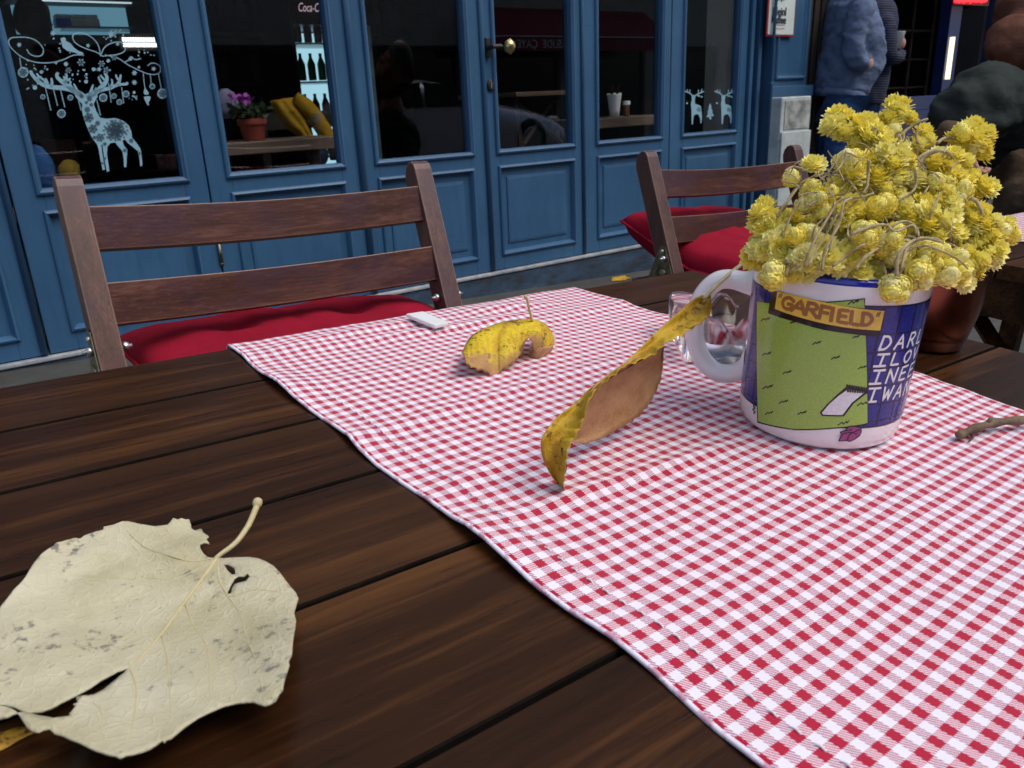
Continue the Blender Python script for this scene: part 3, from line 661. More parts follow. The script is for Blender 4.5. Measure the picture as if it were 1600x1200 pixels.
# scrolls
for L_ in ([(640,350),(600,325),(540,305),(480,275),(455,240),(465,212),(510,205),(560,225),(600,260),(620,300),(628,350)], [(630,350),(650,300),(690,272),(745,262),(780,285),(778,320),(735,340),(690,345),(640,352)],
           [(520,345),(460,345),(390,375),(310,392),(220,388),(140,358),(80,310),(55,270),(65,240),(120,232),(190,238),(240,265),(270,305),(265,340),(235,352),(190,340),(168,310)],
           [(680,348),(740,365),(800,405),(860,435),(920,460),(970,465),(1000,450),(1000,415),(975,398),(945,395),(925,410)], [(805,370),(820,355),(845,372),(880,365)], [(780,390),(800,378),(825,375)]):
    d.line(L_, 2.7)
for (x, y, x2, y2) in ((283,545,318,690), (332,550,360,660), (378,560,405,670), (490,625,508,690), (605,625,628,720), (678,520,695,640), (760,545,773,645), (895,460,905,550), (940,468,945,525), (990,460,1008,552), (123,360,132,425)):
    d.line([(x, y), (x2, y2)], 2.2, sm=1)
    for k in range(5):
        t_ = .35+.15*k
        if x < 800 and x > 200: d.disc(x+(x2-x)*t_, y+(y2-y)*t_, 4.5, n=8)
    
for (x, y, r_) in ((145,452,33), (218,547,14), (268,605,16), (440,610,18), (384,710,27), (645,610,26), (712,600,17), (788,587,21), (746,638,18), (952,540,18), (1015,585,32), (258,450,11), (412,400,13), (585,433,12), (538,510,12), (540,465,8), (677,380,11), (868,420,8), (838,578,9)):
    d.disc(x, y, r_, n=20)
    if r_ > 15: d.flake(x, y, r_*.75)
d.poly([(905,545),(915,560),(930,580),(928,590),(905,592),(898,580)]); d.poly([(898,605),(925,600),(942,605),(938,625),(928,640),(932,655),(925,660),(915,645),(905,625)])
for (x, y, r_) in ((428,440,20), (507,390,26), (635,398,22), (620,433,16), (665,438,22), (713,358,20), (840,515,18), (840,455,18), (330,208,18), (120,280,16), (960,430,15), (735,275,12), (550,285,14), (820,365,14), (350,392,12)):
    d.flower(x, y, r_, n=random.choice((5, 6)))
    if r_ > 19: d.flake(x, y, r_*.6)
random.seed(12)
for i in range(70):
    x, y = random.choice(((random.uniform(250,500), random.uniform(190,360)), (random.uniform(560,860), random.uniform(330,500)), (random.uniform(400,560), random.uniform(430,520)), (random.uniform(860,980), random.uniform(310,370)), (random.uniform(150,260), random.uniform(490,560)), (random.uniform(160,300), random.uniform(380,450)), (random.uniform(800,860), random.uniform(600,640)), (random.uniform(620,780), random.uniform(185,260))))
    d.disc(x, y, random.uniform(3, 6.5), n=8)
d.poly([(378,240),(400,232),(412,240),(410,255),(440,270),(465,300),(490,318),(520,330),(524,350),(505,345),(470,330),(420,318),(392,295),(385,270)])   # bird
for i in range(9): d.line([(690+i*4, 235-i*3), (690+i*9-10, 205-(i % 3)*8)], 3, sm=1); d.disc(690+i*9-10, 205-(i % 3)*8, 5, n=8)
d.flake(722, 815, 62); d.flake(722, 815, 40, arms=9); 
for i in range(16):
    a = 6.2832*i/16; d.flower(722+74*math.cos(a), 815+62*math.sin(a), 9, dark=True, dy=.0006); d.disc(722+52*math.cos(a+.2), 815+46*math.sin(a+.2), 5, dark=True, dy=.0006, n=6)
for (x, y, r_) in ((555,735,30), (580,805,28), (625,860,26), (545,685,18), (560,618,16), (570,655,12), (510,600,14), (540,640,10), (610,770,16), (655,900,12), (820,880,14), (780,940,12), (870,960,10), (590,860,12), (655,990,9), (640,1020,8)): d.flake(x, y, r_)
for (x, y, r_) in ((555,735,17), (580,805,15)): d.flower(x, y, r_, dark=True, dy=.0006)
d.done(doors[1], 'deer_sticker')
# small stickers on the sixth door
def s6(x, y): return at_f(900+x/4, y/4, YD)
d = Decal()
for ox in (0, 187):
    P = [(722,600),(735,592),(748,600),(742,625),(745,650),(765,655),(782,665),(785,700),(788,735),(784,770),(778,772),(776,740),(765,715),(745,715),(735,730),(730,778),(723,776),(722,735),(722,690),(718,650),(724,625)]
    d.poly([(x+ox, y) for x, y in P], s6)
    for L_ in ([(730,600),(715,585),(695,575),(680,570)], [(700,578),(695,560)], [(712,585),(712,562)], [(740,600),(760,588),(780,580),(798,572)], [(765,585),(765,562)], [(780,580),(788,558)], [(752,592),(775,600)]): d.line([(x+ox, y) for x, y in L_], 6, s6, sm=1)
    d.disc(694+ox, 645, 6, s6, n=8); d.disc(765+ox, 600, 5, s6, n=8); d.disc(785+ox, 605, 6, s6, n=8); d.flake(768+ox, 685, 15, f=s6)
d.poly([(838,645),(848,670),(843,672),(855,695),(848,697),(862,725),(845,728),(845,745),(833,745),(832,730),(815,733),(828,702),(820,702),(832,675),(828,673)], s6)
for i in range(5): d.disc(830+i*4, 690+i*9, 3, s6, True, .0006, n=6)
d.done(doors[6], 'deer_sticker')
# ---- enamel sign on the pilaster with the pipe in front
sg = fthing('enamel_sign', 'white enamel coffee sign with red rim on the blue pilaster', 'sign', (4.15, D0-.066, .5))
ys = D0-.068
a, c = at_f(1197, 56, ys), at_f(1240, 57, ys)
x0, x1, z0, z1_ = a.x, c.x, at_f(1215, 57, ys).z, at_f(1215, 57, ys).z+.46
b = MB(); b.box(x0, x1, ys, ys+.004, z0, z1_); b.build('rim', mat('sign_red', (.35,.02,.02), .3), sg, FW, bevel=.001)
M['enamel'] = mat_noise('white_enamel', (.55,.62,.58), (.62,.69,.65), 9, .3, .05)
b = MB(); b.box(x0+.010, x1-.010, ys-.003, ys-.0005, z0+.010, z1_-.010); b.build('plate', M['enamel'], sg, FW)
M['letter'] = mat('sign_letter', (.01,.01,.012), .4)
q = at_f(1204, 23, ys); text_mesh('Meinl', .058, M['letter'], sg, (q.x+.012, ys-.0045, q.z-.002), ext=.001, offset=.0009, xs=.95)
q = at_f(1206, 36.5, ys); text_mesh('Kaffee', .056, M['letter'], sg, (q.x-.012, ys-.0045, q.z-.0), ext=.001, offset=.0009, xs=.92)
M['letterpale'] = mat('sign_small', (.45,.32,.30), .5)
q = at_f(1213, 40, ys); b = MB()
for k in range(2):
    for j in range(6): b.box(q.x+j*.012, q.x+j*.012+.008, ys-.0045, ys-.0033, q.z-k*.018, q.z-k*.018+.006)
b.build('small_print', M['letterpale'], sg, FW)
q = at_f(1220, 4, ys); b = MB()
for k in range(5):
    b.tube([(q.x-.03+k*.014, ys-.004, q.z+.01+.006*math.sin(k*2.2)), (q.x-.02+k*.012, ys-.004, q.z+.03)], .0035, 6)
b.build('emblem', M['letter'], sg, FW)
t = fthing('downpipe', 'thin blue cable pipe running down in front of the enamel sign', 'pipe', (4.1, D0-.09, -.5))
xx = at_f(1209, 60, D0-.085).x
b = MB(); b.tube([(xx, D0-.085, -1.0), (xx, D0-.085, 2.4)], .009, 10); b.build('pipe_run', M['blue'], t, FW, smooth=True)
for z in (-.06+.09, .9): b = MB(); b.box(xx-.014, xx+.014, D0-.096, D0-.0625, z, z+.012); b.build('clip', M['blue'], t, FW)
# ---- white concrete meter post
yb = D0-.42
a, c = at_f(1222, 152, yb), at_f(1268, 152, yb)
t = fthing('meter_post', 'square white concrete post with a grey smudged plate by the pilaster', 'post', ((a.x+c.x)/2, yb, -1.05))
M['conc'] = mat('white_concrete', (.5,.53,.5), .8); g = NG(M['conc']); v = g.coord('Object'); f_ = g.noise(v, 7, 7, .7)
g.color(g.ramp(f_, [(.3, (.24,.29,.27)), (.5, (.40,.45,.44)), (.75, (.50,.54,.54))])); g.bump(g.noise(v, 30, 6), .5, .004)
b = MB(); b.box(a.x, c.x, yb, yb+.065, -1.12, a.z); b.build('post_body', M['conc'], t, FW, bevel=.006)
b = MB(); b.box(a.x+.004, c.x+.003, yb-.012, yb-.001, -1.0, at_f(1240, 205, yb).z); b.build('cover', M['conc'], t, FW, bevel=.004)
M['smudge'] = mat_noise('smudged_plate', (.13,.135,.12), (.42,.45,.43), 14, .7, .3, lo=.35, hi=.65)
q0, q1 = at_f(1227, 158, yb), at_f(1263, 199, yb)
b = MB(); b.box(q0.x, q1.x, yb-.004, yb-.0005, q1.z, q0.z); b.build('grey_plate', M['smudge'], t, FW)
# ---- neon
nn = fthing('neon_sign', 'glowing red neon script at the top of the shop window', 'sign', at_f(1518, 2, YS-.1))
b = MB(); pts = []
for i in range(60):
    u = i/59; pts.append(at_f(1493+u*50, -3+6*math.sin(i*.95)+u*-1, YS-.1))
b.tube(pts, .014, 8); b.build('neon_tube', emit('neon_red', (1, .015, .02), 3.5), nn, FW, smooth=True)
b = MB(); b.box(at_f(1490, 0, YS-.06).x, at_f(1546, 0, YS-.06).x, YS-.06, YS-.05, at_f(1518, 8, YS-.06).z, at_f(1518, -40, YS-.06).z); b.build('backing', mat('neon_backing', (.12,.01,.012), .4), nn, FW)
# ---- far side of the street (seen as reflections in the door glass)
opp = fthing('townhouse', 'beige townhouse across the street mirrored in the door glass', 'building', (8, -11, -1))
YO = -11.0
b = MB(); b.box(-8, 26, YO-.4, YO, -1.8, 9.5); b.build('wall', M['plaster'], opp, FW)
b = MB(); b.box(-8, 26, YO+.001, YO+.30, 3.0, 3.2); b.box(-8, 26, YO+.001, YO+.30, 6.2, 6.4); b.build('cornice', M['plaster2'], opp, FW)
M['winglass'] = mat('dark_window', (.01,.012,.014), .05)
def dup(o, dx):
    c_ = o.copy(); col.objects.link(c_); c_.parent = o.parent; c_.location = (dx, 0, 0)
    for q in o.children: e_ = q.copy(); col.objects.link(e_); e_.parent = c_
    return c_
for z in (3.7, 6.8):
    fmb = MB(); fmb.ring(-6, -4.8, z, z+1.7, [(0, YO+.002), (0, YO+.06), (.09, YO+.06), (.09, YO+.01)]); wo = fmb.build('window', M['white'], opp, FW)
    pmb = MB(); pmb.box(-5.9, -4.9, YO+.003, YO+.012, z+.1, z+1.6); po = pmb.build('pane', M['winglass'], wo, FW)
    for k in range(1, 12): dup(wo, k*2.6)
sfm = MB(); sfm.ring(-7, -4.4, -1.6, 1.3, [(0, YO+.002), (0, YO+.08), (.12, YO+.08), (.12, YO+.01)]); wo = sfm.build('shop_window', M['dark'], opp, FW)
pmb = MB(); pmb.box(-6.9, -4.5, YO+.003, YO+.012, -1.5, 1.2); pmb.build('pane', M['winglass'], wo, FW)
for k in range(1, 10): dup(wo, k*3.1)
# awning with its lettering
dv = 16.0; ya_ = 2*(DF+.021)-dv
A, B_ = at_f(772, 97, dv), at_f(1052, 65, dv)
t0, t1 = at_f(772, 84, dv), at_f(1052, 52, dv)
aw = fthing('awning', 'dark red awning with white lettering mirrored in the door glass', 'awning', (12, ya_, .9))
zlo = (A.z+B_.z)/2; zhi = zlo+.30
M['awn'] = fabric('maroon_canvas', (.22,.035,.05), (.30,.055,.07), 5); M['awnlet'] = mat('awning_letter', (.9,.88,.85), .7)
b = MB(); b.box(A.x-.2, B_.x, ya_, ya_+.015, zlo, zhi); b.build('valance', M['awn'], aw, FW)
b = MB(); b.add([(A.x-.2, ya_, zhi+.004), (B_.x, ya_, zhi+.004), (B_.x, YO+.01, zhi+.75), (A.x-.2, YO+.01, zhi+.75)], [(0,1,2,3)]); b.build('canvas', M['awn'], aw, FW, solid=.01)
b = MB(); b.box(A.x-.2, B_.x, ya_-.001, ya_+.03, zhi+.01, zhi+.035); b.build('front_bar', M['white'], aw, FW)
# lettering faces the cafe (+y side)
xl = at_f(886, 82, dv).x; xr = at_f(784, 90, dv).x
text_mesh('ASUDE  \u00c7AYEV\u0130', .26, M['awnlet'], aw, (xl, ya_+.018, zlo+.07), mirror=True, xs=(xl-xr)/2.05)
# parked car mirrored in the third door
dc = 11.0; yc = 2*(DF+.021)-dc
A, B_ = at_f(622, 145, dc), at_f(725, 160, dc); C_ = at_f(800, 215, dc)
car = fthing('parked_car', 'silver blue parked car mirrored in the third door', 'car', (A.x, yc, -1.0))
M['carpaint'] = mat('car_paint', (.62,.66,.76), .25, .5, .5, Coat_Weight=1.0); M['tyre'] = mat('tyre', (.01,.01,.01), .8); M['rimm'] = mat('rim', (.4,.4,.42), .3, 1)
x0 = A.x-.75; zr = -.92
prof = [(0,.35), (.04,.80), (.22,1.14), (.55,1.30), (1.3,1.34), (1.9,1.26), (2.55,.93), (3.2,.84), (3.75,.70), (3.95,.55), (4.0,.38)]
def carloft(b, sc_y, top=None, zmin=.22):
    rows = []
    for x, z in prof:
        zz = min(z, top) if top else z
        row = []
        for u, hh in ((-1, 0), (-1, .55), (-.93, .8), (-.72, 1), (0, 1.02), (.72, 1), (.93, .8), (1, .55), (1, 0)):
            row.append((x0+x, yc-.85+sc_y*u*(1 if hh < .9 or z < .95 else .86), zr+zmin+(zz-zmin)*hh))
        rows.append(row)
    b.grid(rows)
    b.f.append(tuple(range(9))); b.f.append(tuple(len(b.v)-1-i for i in range(9)))
b = MB(); carloft(b, .86); b.build('body', M['carpaint'], car, FW, smooth=True, weld=True, sub=1)
for s_ in (1, -1):
    for pts in ([(.35,.92), (.55,1.2), (1.15,1.25), (1.15,.90)], [(1.22,.90), (1.22,1.25), (1.85,1.18), (2.35,.90)]):
        b = MB(); b.add([(x0+x, yc-.85+s_*(.865 if z < 1 else .80), zr+z) for x, z in pts], [(0,1,2,3)]); b.build('side_window', M['winglass'], car, FW, solid=.03)
    for x in (.72, 3.2):
        b = MB(); RM = Matrix.Rotation(R(90), 3, 'X'); b.lathe([(0,-.1), (.24,-.1), (.31,-.08), (.33,0), (.31,.08), (.24,.1), (0,.1)], (x0+x, yc-.85+s_*.78, zr+.33), 24, RM); wh = b.build('wheel', M['tyre'], car, FW, smooth=True)
        b = MB(); b.lathe([(0,-.11), (.18,-.11), (.2,-.09), (.2,.09), (.18,.11), (0,.11)], (x0+x, yc-.85+s_*.785, zr+.33), 20, RM); b.build('rim', M['rimm'], wh, FW)
    b = MB(); b.ball((x0+3.85, yc-.85+s_*.6, zr+.60), (.12,.16,.07)); b.build('headlight', M['white'], car, FW, smooth=True)

# ================================================================== TABLE
table = thing('wooden_table', 'dark varnished plank table in the foreground under the gingham runner', 'table', ID, (.1, .1, 0))
gaps = [.602+.0845*1.0*0]; ys_ = [.602, .520, .436, .352, .2625, .168, .078, -.012, -.10, -.19, -.28]
TX0, TX1 = -.55, .722
for i in range(len(ys_)-1):
    a, c = ys_[i+1], ys_[i]
    b = MB(); b.box(TX0, TX1, a+.0012, c-.0012, TZ-.020, TZ)
    o = b.build('plank', (M['plank'], M['joint']), table, bevel=.0008, seg=1); o.data.polygons[2].material_index = 1; o.data.polygons[3].material_index = 1
    # give each plank its own origin so its grain differs
    off = Vector(((TX0+TX1)/2, (a+c)/2, TZ))-table.location
    for v in o.data.vertices: v.co -= off
    o.location = off
for y in (.55, -.22):
    b = MB(); b.box(TX0+.03, TX1-.03, y-.012, y+.012, TZ-.075, TZ-.0205); b.build('apron', M['plank'], table)
for x in (TX0+.06, TX1-.06):
    b = MB(); b.box(x-.015, x+.015, -.2, .53, TZ-.06, TZ-.0205); b.build('apron', M['plank'], table)
    for s_ in (1, -1):
        b = MB(); b.tube([(x+.012*s_, .165-s_*.33, 0), (x+.012*s_, .165+s_*.33, TZ-.062)], [(.016,.01)]*2, 4); b.build('leg', M['plank'], table)

# ---- gingham runner
XL, XR, YF = .183, .543, .6045
def hx(x, y):
    h_ = .0012
    def ridge(y0, sl, a, wd, x0=None, xw=.1):
        d_ = y-(y0+sl*(x-.36)); e_ = math.exp(-(d_/wd)**2)*a*.9
        if x0 is not None: e_ *= math.exp(-((x-x0)/xw)**2)
        return e_
    h_ += ridge(.585, .05, .0040, .010, .30, .07) + ridge(.552, -.10, .0036, .009, .36, .12) + ridge(.520, .06, .0020, .010, .47, .08)
    h_ += ridge(.47, -.12, .0018, .012, .25, .06) + ridge(.408, .08, .0016, .006) + ridge(.318, -.02, .0018, .006, .42, .12) + ridge(.262, -.05, .0030, .006, .29, .09) + ridge(.60, -.3, .004, .012, .44, .04)
    h_ += ridge(.205, .1, .0016, .012, .48, .08) + ridge(.36, .3, .002, .01, .22, .04)
    el = math.exp(-((x-XL)/.022)**2); h_ += el*.0055*(max(0, math.sin(y*26+1.3))**2*.8+max(0, noise.noise((y*14, 3, 1)))*.9)
    er = math.exp(-((XR+.02-x)/.03)**2); h_ += er*.004*max(0, math.sin(y*22+2))**2
    h_ += .0011*(noise.noise((x*22, y*22, .5))+.5*noise.noise((x*60, y*60, 2)))
    # stays flat under the things that stand on it
    for cx, cy, rr_ in ((.4403,.2535,.055), (.50,.40,.06)):
        k = min(1, max(0, (math.hypot(x-cx, y-cy)-rr_)/.03)); k = k*k*(3-2*k); h_ = .0012*(1-k)+h_*k
    return max(.0008, h_)
def runner(nm, label, loc, XL, XR, Y0, Y1, drop, hf, material, nx=90, ny=230, wob=True):
    rows = []; uv = []
    L_ = Y1-Y0
    rb = .006
    for j in range(ny+1):
        s_ = Y0-drop+(L_+2*drop)*j/ny; row = []
        for i in range(nx+1):
            u = i/nx; yy = min(max(s_, Y0), Y1)
            wr_ = XR+(.040*math.exp(-((yy-.24)/.17)**2) if wob else 0)+(.002*math.sin(yy*31))
            wl_ = XL+(.0028*noise.noise((yy*16, 0, 7))+.0012*math.sin(yy*47) if wob else 0)
            x = wl_+(wr_-wl_)*u; z = TZ+hf(x, yy)
            if s_ > Y1:
                e_ = s_-Y1; a = min(e_/rb, math.pi/2); yy = Y1+rb*math.sin(a); z -= rb*(1-math.cos(a))+max(0, e_-rb*math.pi/2); yy += .006*math.sin(x*55)*min(1, e_/.03)
            elif s_ < Y0:
                e_ = Y0-s_; a = min(e_/rb, math.pi/2); yy = Y0-rb*math.sin(a); z -= rb*(1-math.cos(a))+max(0, e_-rb*math.pi/2)
            row.append((x, yy, z)); uv.append((XL+(XR-XL)*u*1.03, s_+.15*(.0)+.0035*math.sin(x*9)))
        rows.append(row)
    b = MB(); b.grid(rows)
    t = thing(nm, label, 'tablecloth', ID, loc); b.build('cloth', material, t, smooth=True, uv=uv, solid=.0009)
    return t
cl = runner('table_runner', 'red and white gingham runner across the foreground table under the flower mug', (.36, .2, TZ), XL, XR, -.285, YF, .12, hx, M['gingham'])
M['thread'] = mat('white_thread', (.8,.78,.82), .8)
b = MB(); y = -.1
while y < .58:
    x = XL+.021+.0028*noise.noise((y*16, 0, 7))+.0012*math.sin(y*47); z = TZ+hx(x, y)+.0007
    z2 = TZ+hx(x, y+.0046)+.0007
    b.tube([(x, y, z), (x+.0002, y+.0023, (z+z2)/2+.0005), (x, y+.0046, z2)], .00042, 6); y += .0092
tag(b.build('seam_stitch', M['thread'], cl), kind='stuff')
# rolled hem along the left edge
b = MB(); pts = []
for k in range(260):
    y = -.28+k*.8845/259; x = XL+.0028*noise.noise((y*16, 0, 7))+.0012*math.sin(y*47); pts.append((x+.0006, y, TZ+hx(x, y)+.0001))
b.tube(pts, .0011, 8); b.build('hem', mat_noise('hem_cotton', (.55,.30,.40), (.82,.76,.86), 150, .85, .1, stretch=(1,1,1), lo=.42, hi=.52), cl, smooth=True)

# ---- mug
MC = Vector((.4405, .2535)); MR0, MR1, MH = .0478, .0502, .103
DV = Vector((-.867, -.499)); DR = Vector((.499, -.867))
MZ = TZ+.0022
def mr(z): return MR0+(MR1-MR0)*(z-MZ)/MH
def mug_pt(th, z, off=0):
    d2 = DV*math.cos(th)+DR*math.sin(th); r_ = mr(z)+off; return Vector((MC.x+d2.x*r_, MC.y+d2.y*r_, z))
def mug_uv(px_, py_):
    d = ray(px_, py_); r_ = .049
    for _ in range(4):
        ox, oy = CAMP.x-MC.x, CAMP.y-MC.y; a = d.x**2+d.y**2; b_ = 2*(ox*d.x+oy*d.y); c_ = ox*ox+oy*oy-r_*r_
        D_ = b_*b_-4*a*c_
        s_ = (-b_-math.sqrt(max(D_, 0)))/(2*a); p = CAMP+d*s_; r_ = mr(p.z)
    v = Vector((p.x-MC.x, p.y-MC.y)); return Vector((math.atan2(v.dot(DR), v.dot(DV)), p.z))
def zm2(x, y): return mug_uv(1040+x/3.478, 400+y/3.478)
mug = thing('mug', 'large white mug with blue rim and printed green panel holding dried flowers', 'mug', ID, (MC.x, MC.y, MZ))
b = MB()
prof = [(0, .004), (.036,.004), (.038,0), (.0425,0), (.0462,.003), (.0476,.008)]
for i in range(1, 13):
    z = .008+(MH-.011)*i/12; prof.append((MR0+(MR1-MR0)*z/MH, z))
prof += [(MR1-.0004, MH-.001), (MR1-.0018, MH), (MR1-.0034, MH-.001), (MR1-.004, MH-.004), (MR0-.004,.012), (MR0-.010,.007), (0,.007)]
b.lathe(prof, (MC.x, MC.y, MZ), 96); b.build('cup', M['ceramic'], mug, smooth=True)
b = MB(); b.lathe([(MR1-.0001, MH-.0038), (MR1+.0002, MH-.0012), (MR1-.0018, MH+.0004), (MR1-.0036, MH-.0010), (MR1-.0041, MH-.009)], (MC.x, MC.y, MZ), 96); b.build('blue_rim', M['rimblue'], mug, smooth=True)
# handle: broad ring leaving the cup to the far left
hd_ = (DR*-.93+DV*-.06).normalized()
def hp(px_, py_): return at_plane(px_, py_, (MC.x, MC.y, TZ), (hd_.y, -hd_.x, 0))
HP = [(1186,441),(1166,441),(1140,436),(1118,441),(1098,462),(1086,495),(1086,530),(1097,560),(1118,580),(1145,583),(1168,572),(1184,556)]
pts = smoothline([hp(*q) for q in HP], 5)
n_ = len(pts); rad = []
for i in range(n_):
    u = i/(n_-1); e_ = max(0, 1-u/.16)**2+max(0, 1-(1-u)/.14)**2; rad.append((.0066+.004*e_, .0062+.006*e_))
hb = MB(); hb.tube(pts, rad, 18); hb.build('handle', M['ceramic'], mug, smooth=True)
# prints
def mpatch(poly, off, material, nm, step=.0022, f=None):
    P = [(f or zm2)(*q) for q in poly]; Q = []
    P = [Vector((p.x*.049, p.y)) for p in P]
    for i in range(len(P)):
        a, c = P[i], P[(i+1) % len(P)]; k = max(1, int((c-a).length/step))
        for j in range(k): Q.append(tuple(a+(c-a)*(j/k)))
    v, t_ = fill(Q, step*1.3); b = MB(); b.add([mug_pt(x/.049, z, off) for x, z in v], t_)
    return b.build(nm, material, mug, smooth=True)
def mstroke(b, pts, w_, off, f=None, sm=4, taper=None):
    P = [(f or zm2)(*q) for q in pts]; P = [Vector((p.x*.049, p.y)) for p in P]
    if len(P) > 2 and sm > 1: P = smoothline(P, sm)
    else:
        Q = []
        for i in range(len(P)-1):
            for k in range(4): Q.append(P[i]+(P[i+1]-P[i])*(k/4))
        P = Q+[P[-1]]
    ww = w_ if taper is None else [w_+(taper-w_)*abs(2*i/(len(P)-1)-1)**2 for i in range(len(P))]
    v, q = ribbon(P, ww); b.add([mug_pt(p.x/.049, p.y, off) for p in v], q)
    if w_ > .0008:
        for p in (P[0], P[-1]):
            k = 8; c0 = [Vector((p.x+w_/2*math.cos(6.2832*i/k), p.y+w_/2*math.sin(6.2832*i/k))) for i in range(k)]
            b.add([mug_pt(q_.x/.049, q_.y, off+.00001) for q_ in c0], [tuple(range(k))])
zt_, zb2 = .5*(mug_uv(1290, 462).y+mug_uv(1360, 474).y), mug_uv(1290, 668).y
def fuv(x, y): return Vector((x, y))
ZT_, ZB_ = zt_+.002, zb2+.0005
ZTOP = zm2(1300, 265).y
th0, th1 = zm2(470, 500).x-.35, 2.3
mpatch([(th0, ZB_), (th1, ZB_), (th1, ZTOP), (th0, ZTOP)], .00012, M['ink_navy'], 'blue_print', .003, fuv)
thp = zm2(1100, 600).x
g0 = R(29.0); gs = R(13.2)
tiles = MB()
zr_ = [zm2(1180, y).y for y in (330, 425, 525, 610, 705, 800, 888, 940)]; zr_[0] += 0; zr_ = [ZTOP-.0006]+zr_[1:-1]+[ZB_+.0008]
for i in range(-8, 8):
    for j in range(len(zr_)-1):
        a0_, a1_ = g0+i*gs+.012, g0+(i+1)*gs-.012
        if a1_ > th1: continue
        P = []; k = 6
        for u in range(k+1): P.append([mug_pt(a0_+(a1_-a0_)*u/k, zr_[j]-.0004+(zr_[j+1]-zr_[j]+.0008)*w_/3, .00020) for w_ in range(4)])
        tiles.grid(P)
tiles.build('tile_print', M['ink_blue'], mug, smooth=True)
mpatch([(495,240),(560,250),(870,248),(1083,228),(1083,275),(1090,440),(1100,912),(905,938),(700,945),(500,905)], .00028, M['ink_black'], 'panel_outline')
mpatch([(500,246),(560,256),(870,254),(1077,235),(1080,275),(1086,440),(1095,906),(905,931),(700,938),(505,898)], .00036, M['ink_green'], 'green_panel')
# drawn pen, writing pad and purple scrap; the drawn figure itself is left out
mpatch([(985,705),(1092,722),(1090,745),(1020,800),(968,870),(850,868),(838,848),(880,800),(930,752)], .00044, M['ink_black'], 'pad_outline')
mpatch([(990,722),(1080,738),(1010,795),(960,862),(856,860),(850,850),(890,802),(938,760)], .00050, M['ink_white'], 'pad_print')
b = MB()
for k in range(9): mstroke(b, [(985+k*13, 700+k*2), (990+k*13, 735+k*1)], .0011, .00054)


# zigzag squiggles
for (x, y, w_) in ((522,353,48), (528,540,46), (530,722,56), (990,262,62), (1045,612,44), (1040,812,60), (935,918,60), (640,640,44), (720,860,46), (800,480,44), (620,800,46), (900,560,46), (680,365,30), (1015,445,36), (545,860,40)):
    mstroke(b, [(x, y), (x+w_*.38, y-w_*.28), (x+w_*.48, y-w_*.10), (x+w_*.78, y-w_*.36), (x+w_*.80, y-w_*.18), (x+w_, y-w_*.42)], .00065, .00044, sm=1)
b.build('ink_marks', M['ink_black'], mug)
mpatch([(578,196),(600,198),(612,186),(1192,292),(1170,408),(1145,438),(1030,425),(860,400),(700,355),(560,310)], .00048, M['ink_black'], 'banner_shadow')
BQ = [(597,286),(612,190),(760,225),(900,258),(1040,283),(1187,297),(1163,403),(1030,394),(880,370),(730,332)]
mpatch(BQ, .00056, M['ink_yellow'], 'banner_print')
# hand drawn letters
LET = {'G': [[(.95,.8),(.6,1),(.2,.85),(.05,.5),(.2,.1),(.6,0),(.92,.2),(.9,.45),(.55,.45)]], 'A': [[(0,0),(.5,1),(.95,0)], [(.2,.36),(.8,.36)]], 'R': [[(.08,0),(.1,1)], [(.1,.97),(.6,1),(.85,.78),(.6,.52),(.12,.48)], [(.4,.5),(.95,0)]],
 'F': [[(.08,0),(.12,1)], [(.12,.97),(.9,1)], [(.1,.5),(.75,.52)]], 'I': [[(.5,0),(.5,1)]], 'E': [[(.9,1),(.1,.97),(.08,.02),(.92,0)], [(.1,.5),(.75,.52)]], 'L': [[(.1,1),(.08,.02),(.9,0)]], 'D': [[(.08,0),(.1,1)], [(.1,.98),(.6,.92),(.92,.5),(.6,.08),(.08,.02)]],
 'J': [[(0,1),(1,1)], [(.5,1),(.5,0)], [(0,0),(1,0)]], 'O': [[(.5,1),(.1,.75),(.08,.3),(.45,0),(.88,.25),(.92,.75),(.5,1)]], 'V': [[(0,1),(.5,0),(.95,1)]], 'N': [[(.05,0),(.08,1)], [(.08,1),(.9,0)], [(.9,0),(.95,1)]], 'W': [[(0,1),(.25,0),(.5,.8),(.75,0),(1,1)]], '"': [[(.2,.9),(.05,.7)], [(.6,.95),(.45,.72)]]}
SHARP = set('AREFIELDNVWJ')
b = MB()
def banner(u, v):      # position along the banner, 0..1
    top = [(612,190),(760,225),(900,258),(1040,283),(1187,297)]; bot = [(597,286),(730,332),(880,370),(1030,394),(1163,403)]
    k = min(int(u*4), 3); t_ = u*4-k
    T_ = Vector(top[k]).lerp(Vector(top[k+1]), t_); B2 = Vector(bot[k]).lerp(Vector(bot[k+1]), t_); return B2.lerp(T_, v)
us = [('"', .02,.04), ('G', .06,.105), ('A', .16,.13), ('R', .285,.115), ('F', .41,.10), ('I', .49,.07), ('E', .58,.095), ('L', .695,.09), ('D', .80,.11), ('"', .935,.045)]
for ch, u, w_ in us:
    for st_ in LET[ch]:
        pts = [tuple(banner(u+w_*p[0], .20+.60*p[1])) for p in st_]
        if ch == '"': pts = [tuple(banner(u+w_*p[0], .1+.85*p[1])) for p in st_]
        mstroke(b, pts, .0009 if ch == '"' else .0021, .00064, sm=(4 if ch in 'G' or len(st_) == 5 else 1))
b.build('banner_lettering', M['ink_brown'], mug)
b = MB()
random.seed(4)
rows_ = ['DARL', 'JLOV', 'JNEE', 'JWAN']
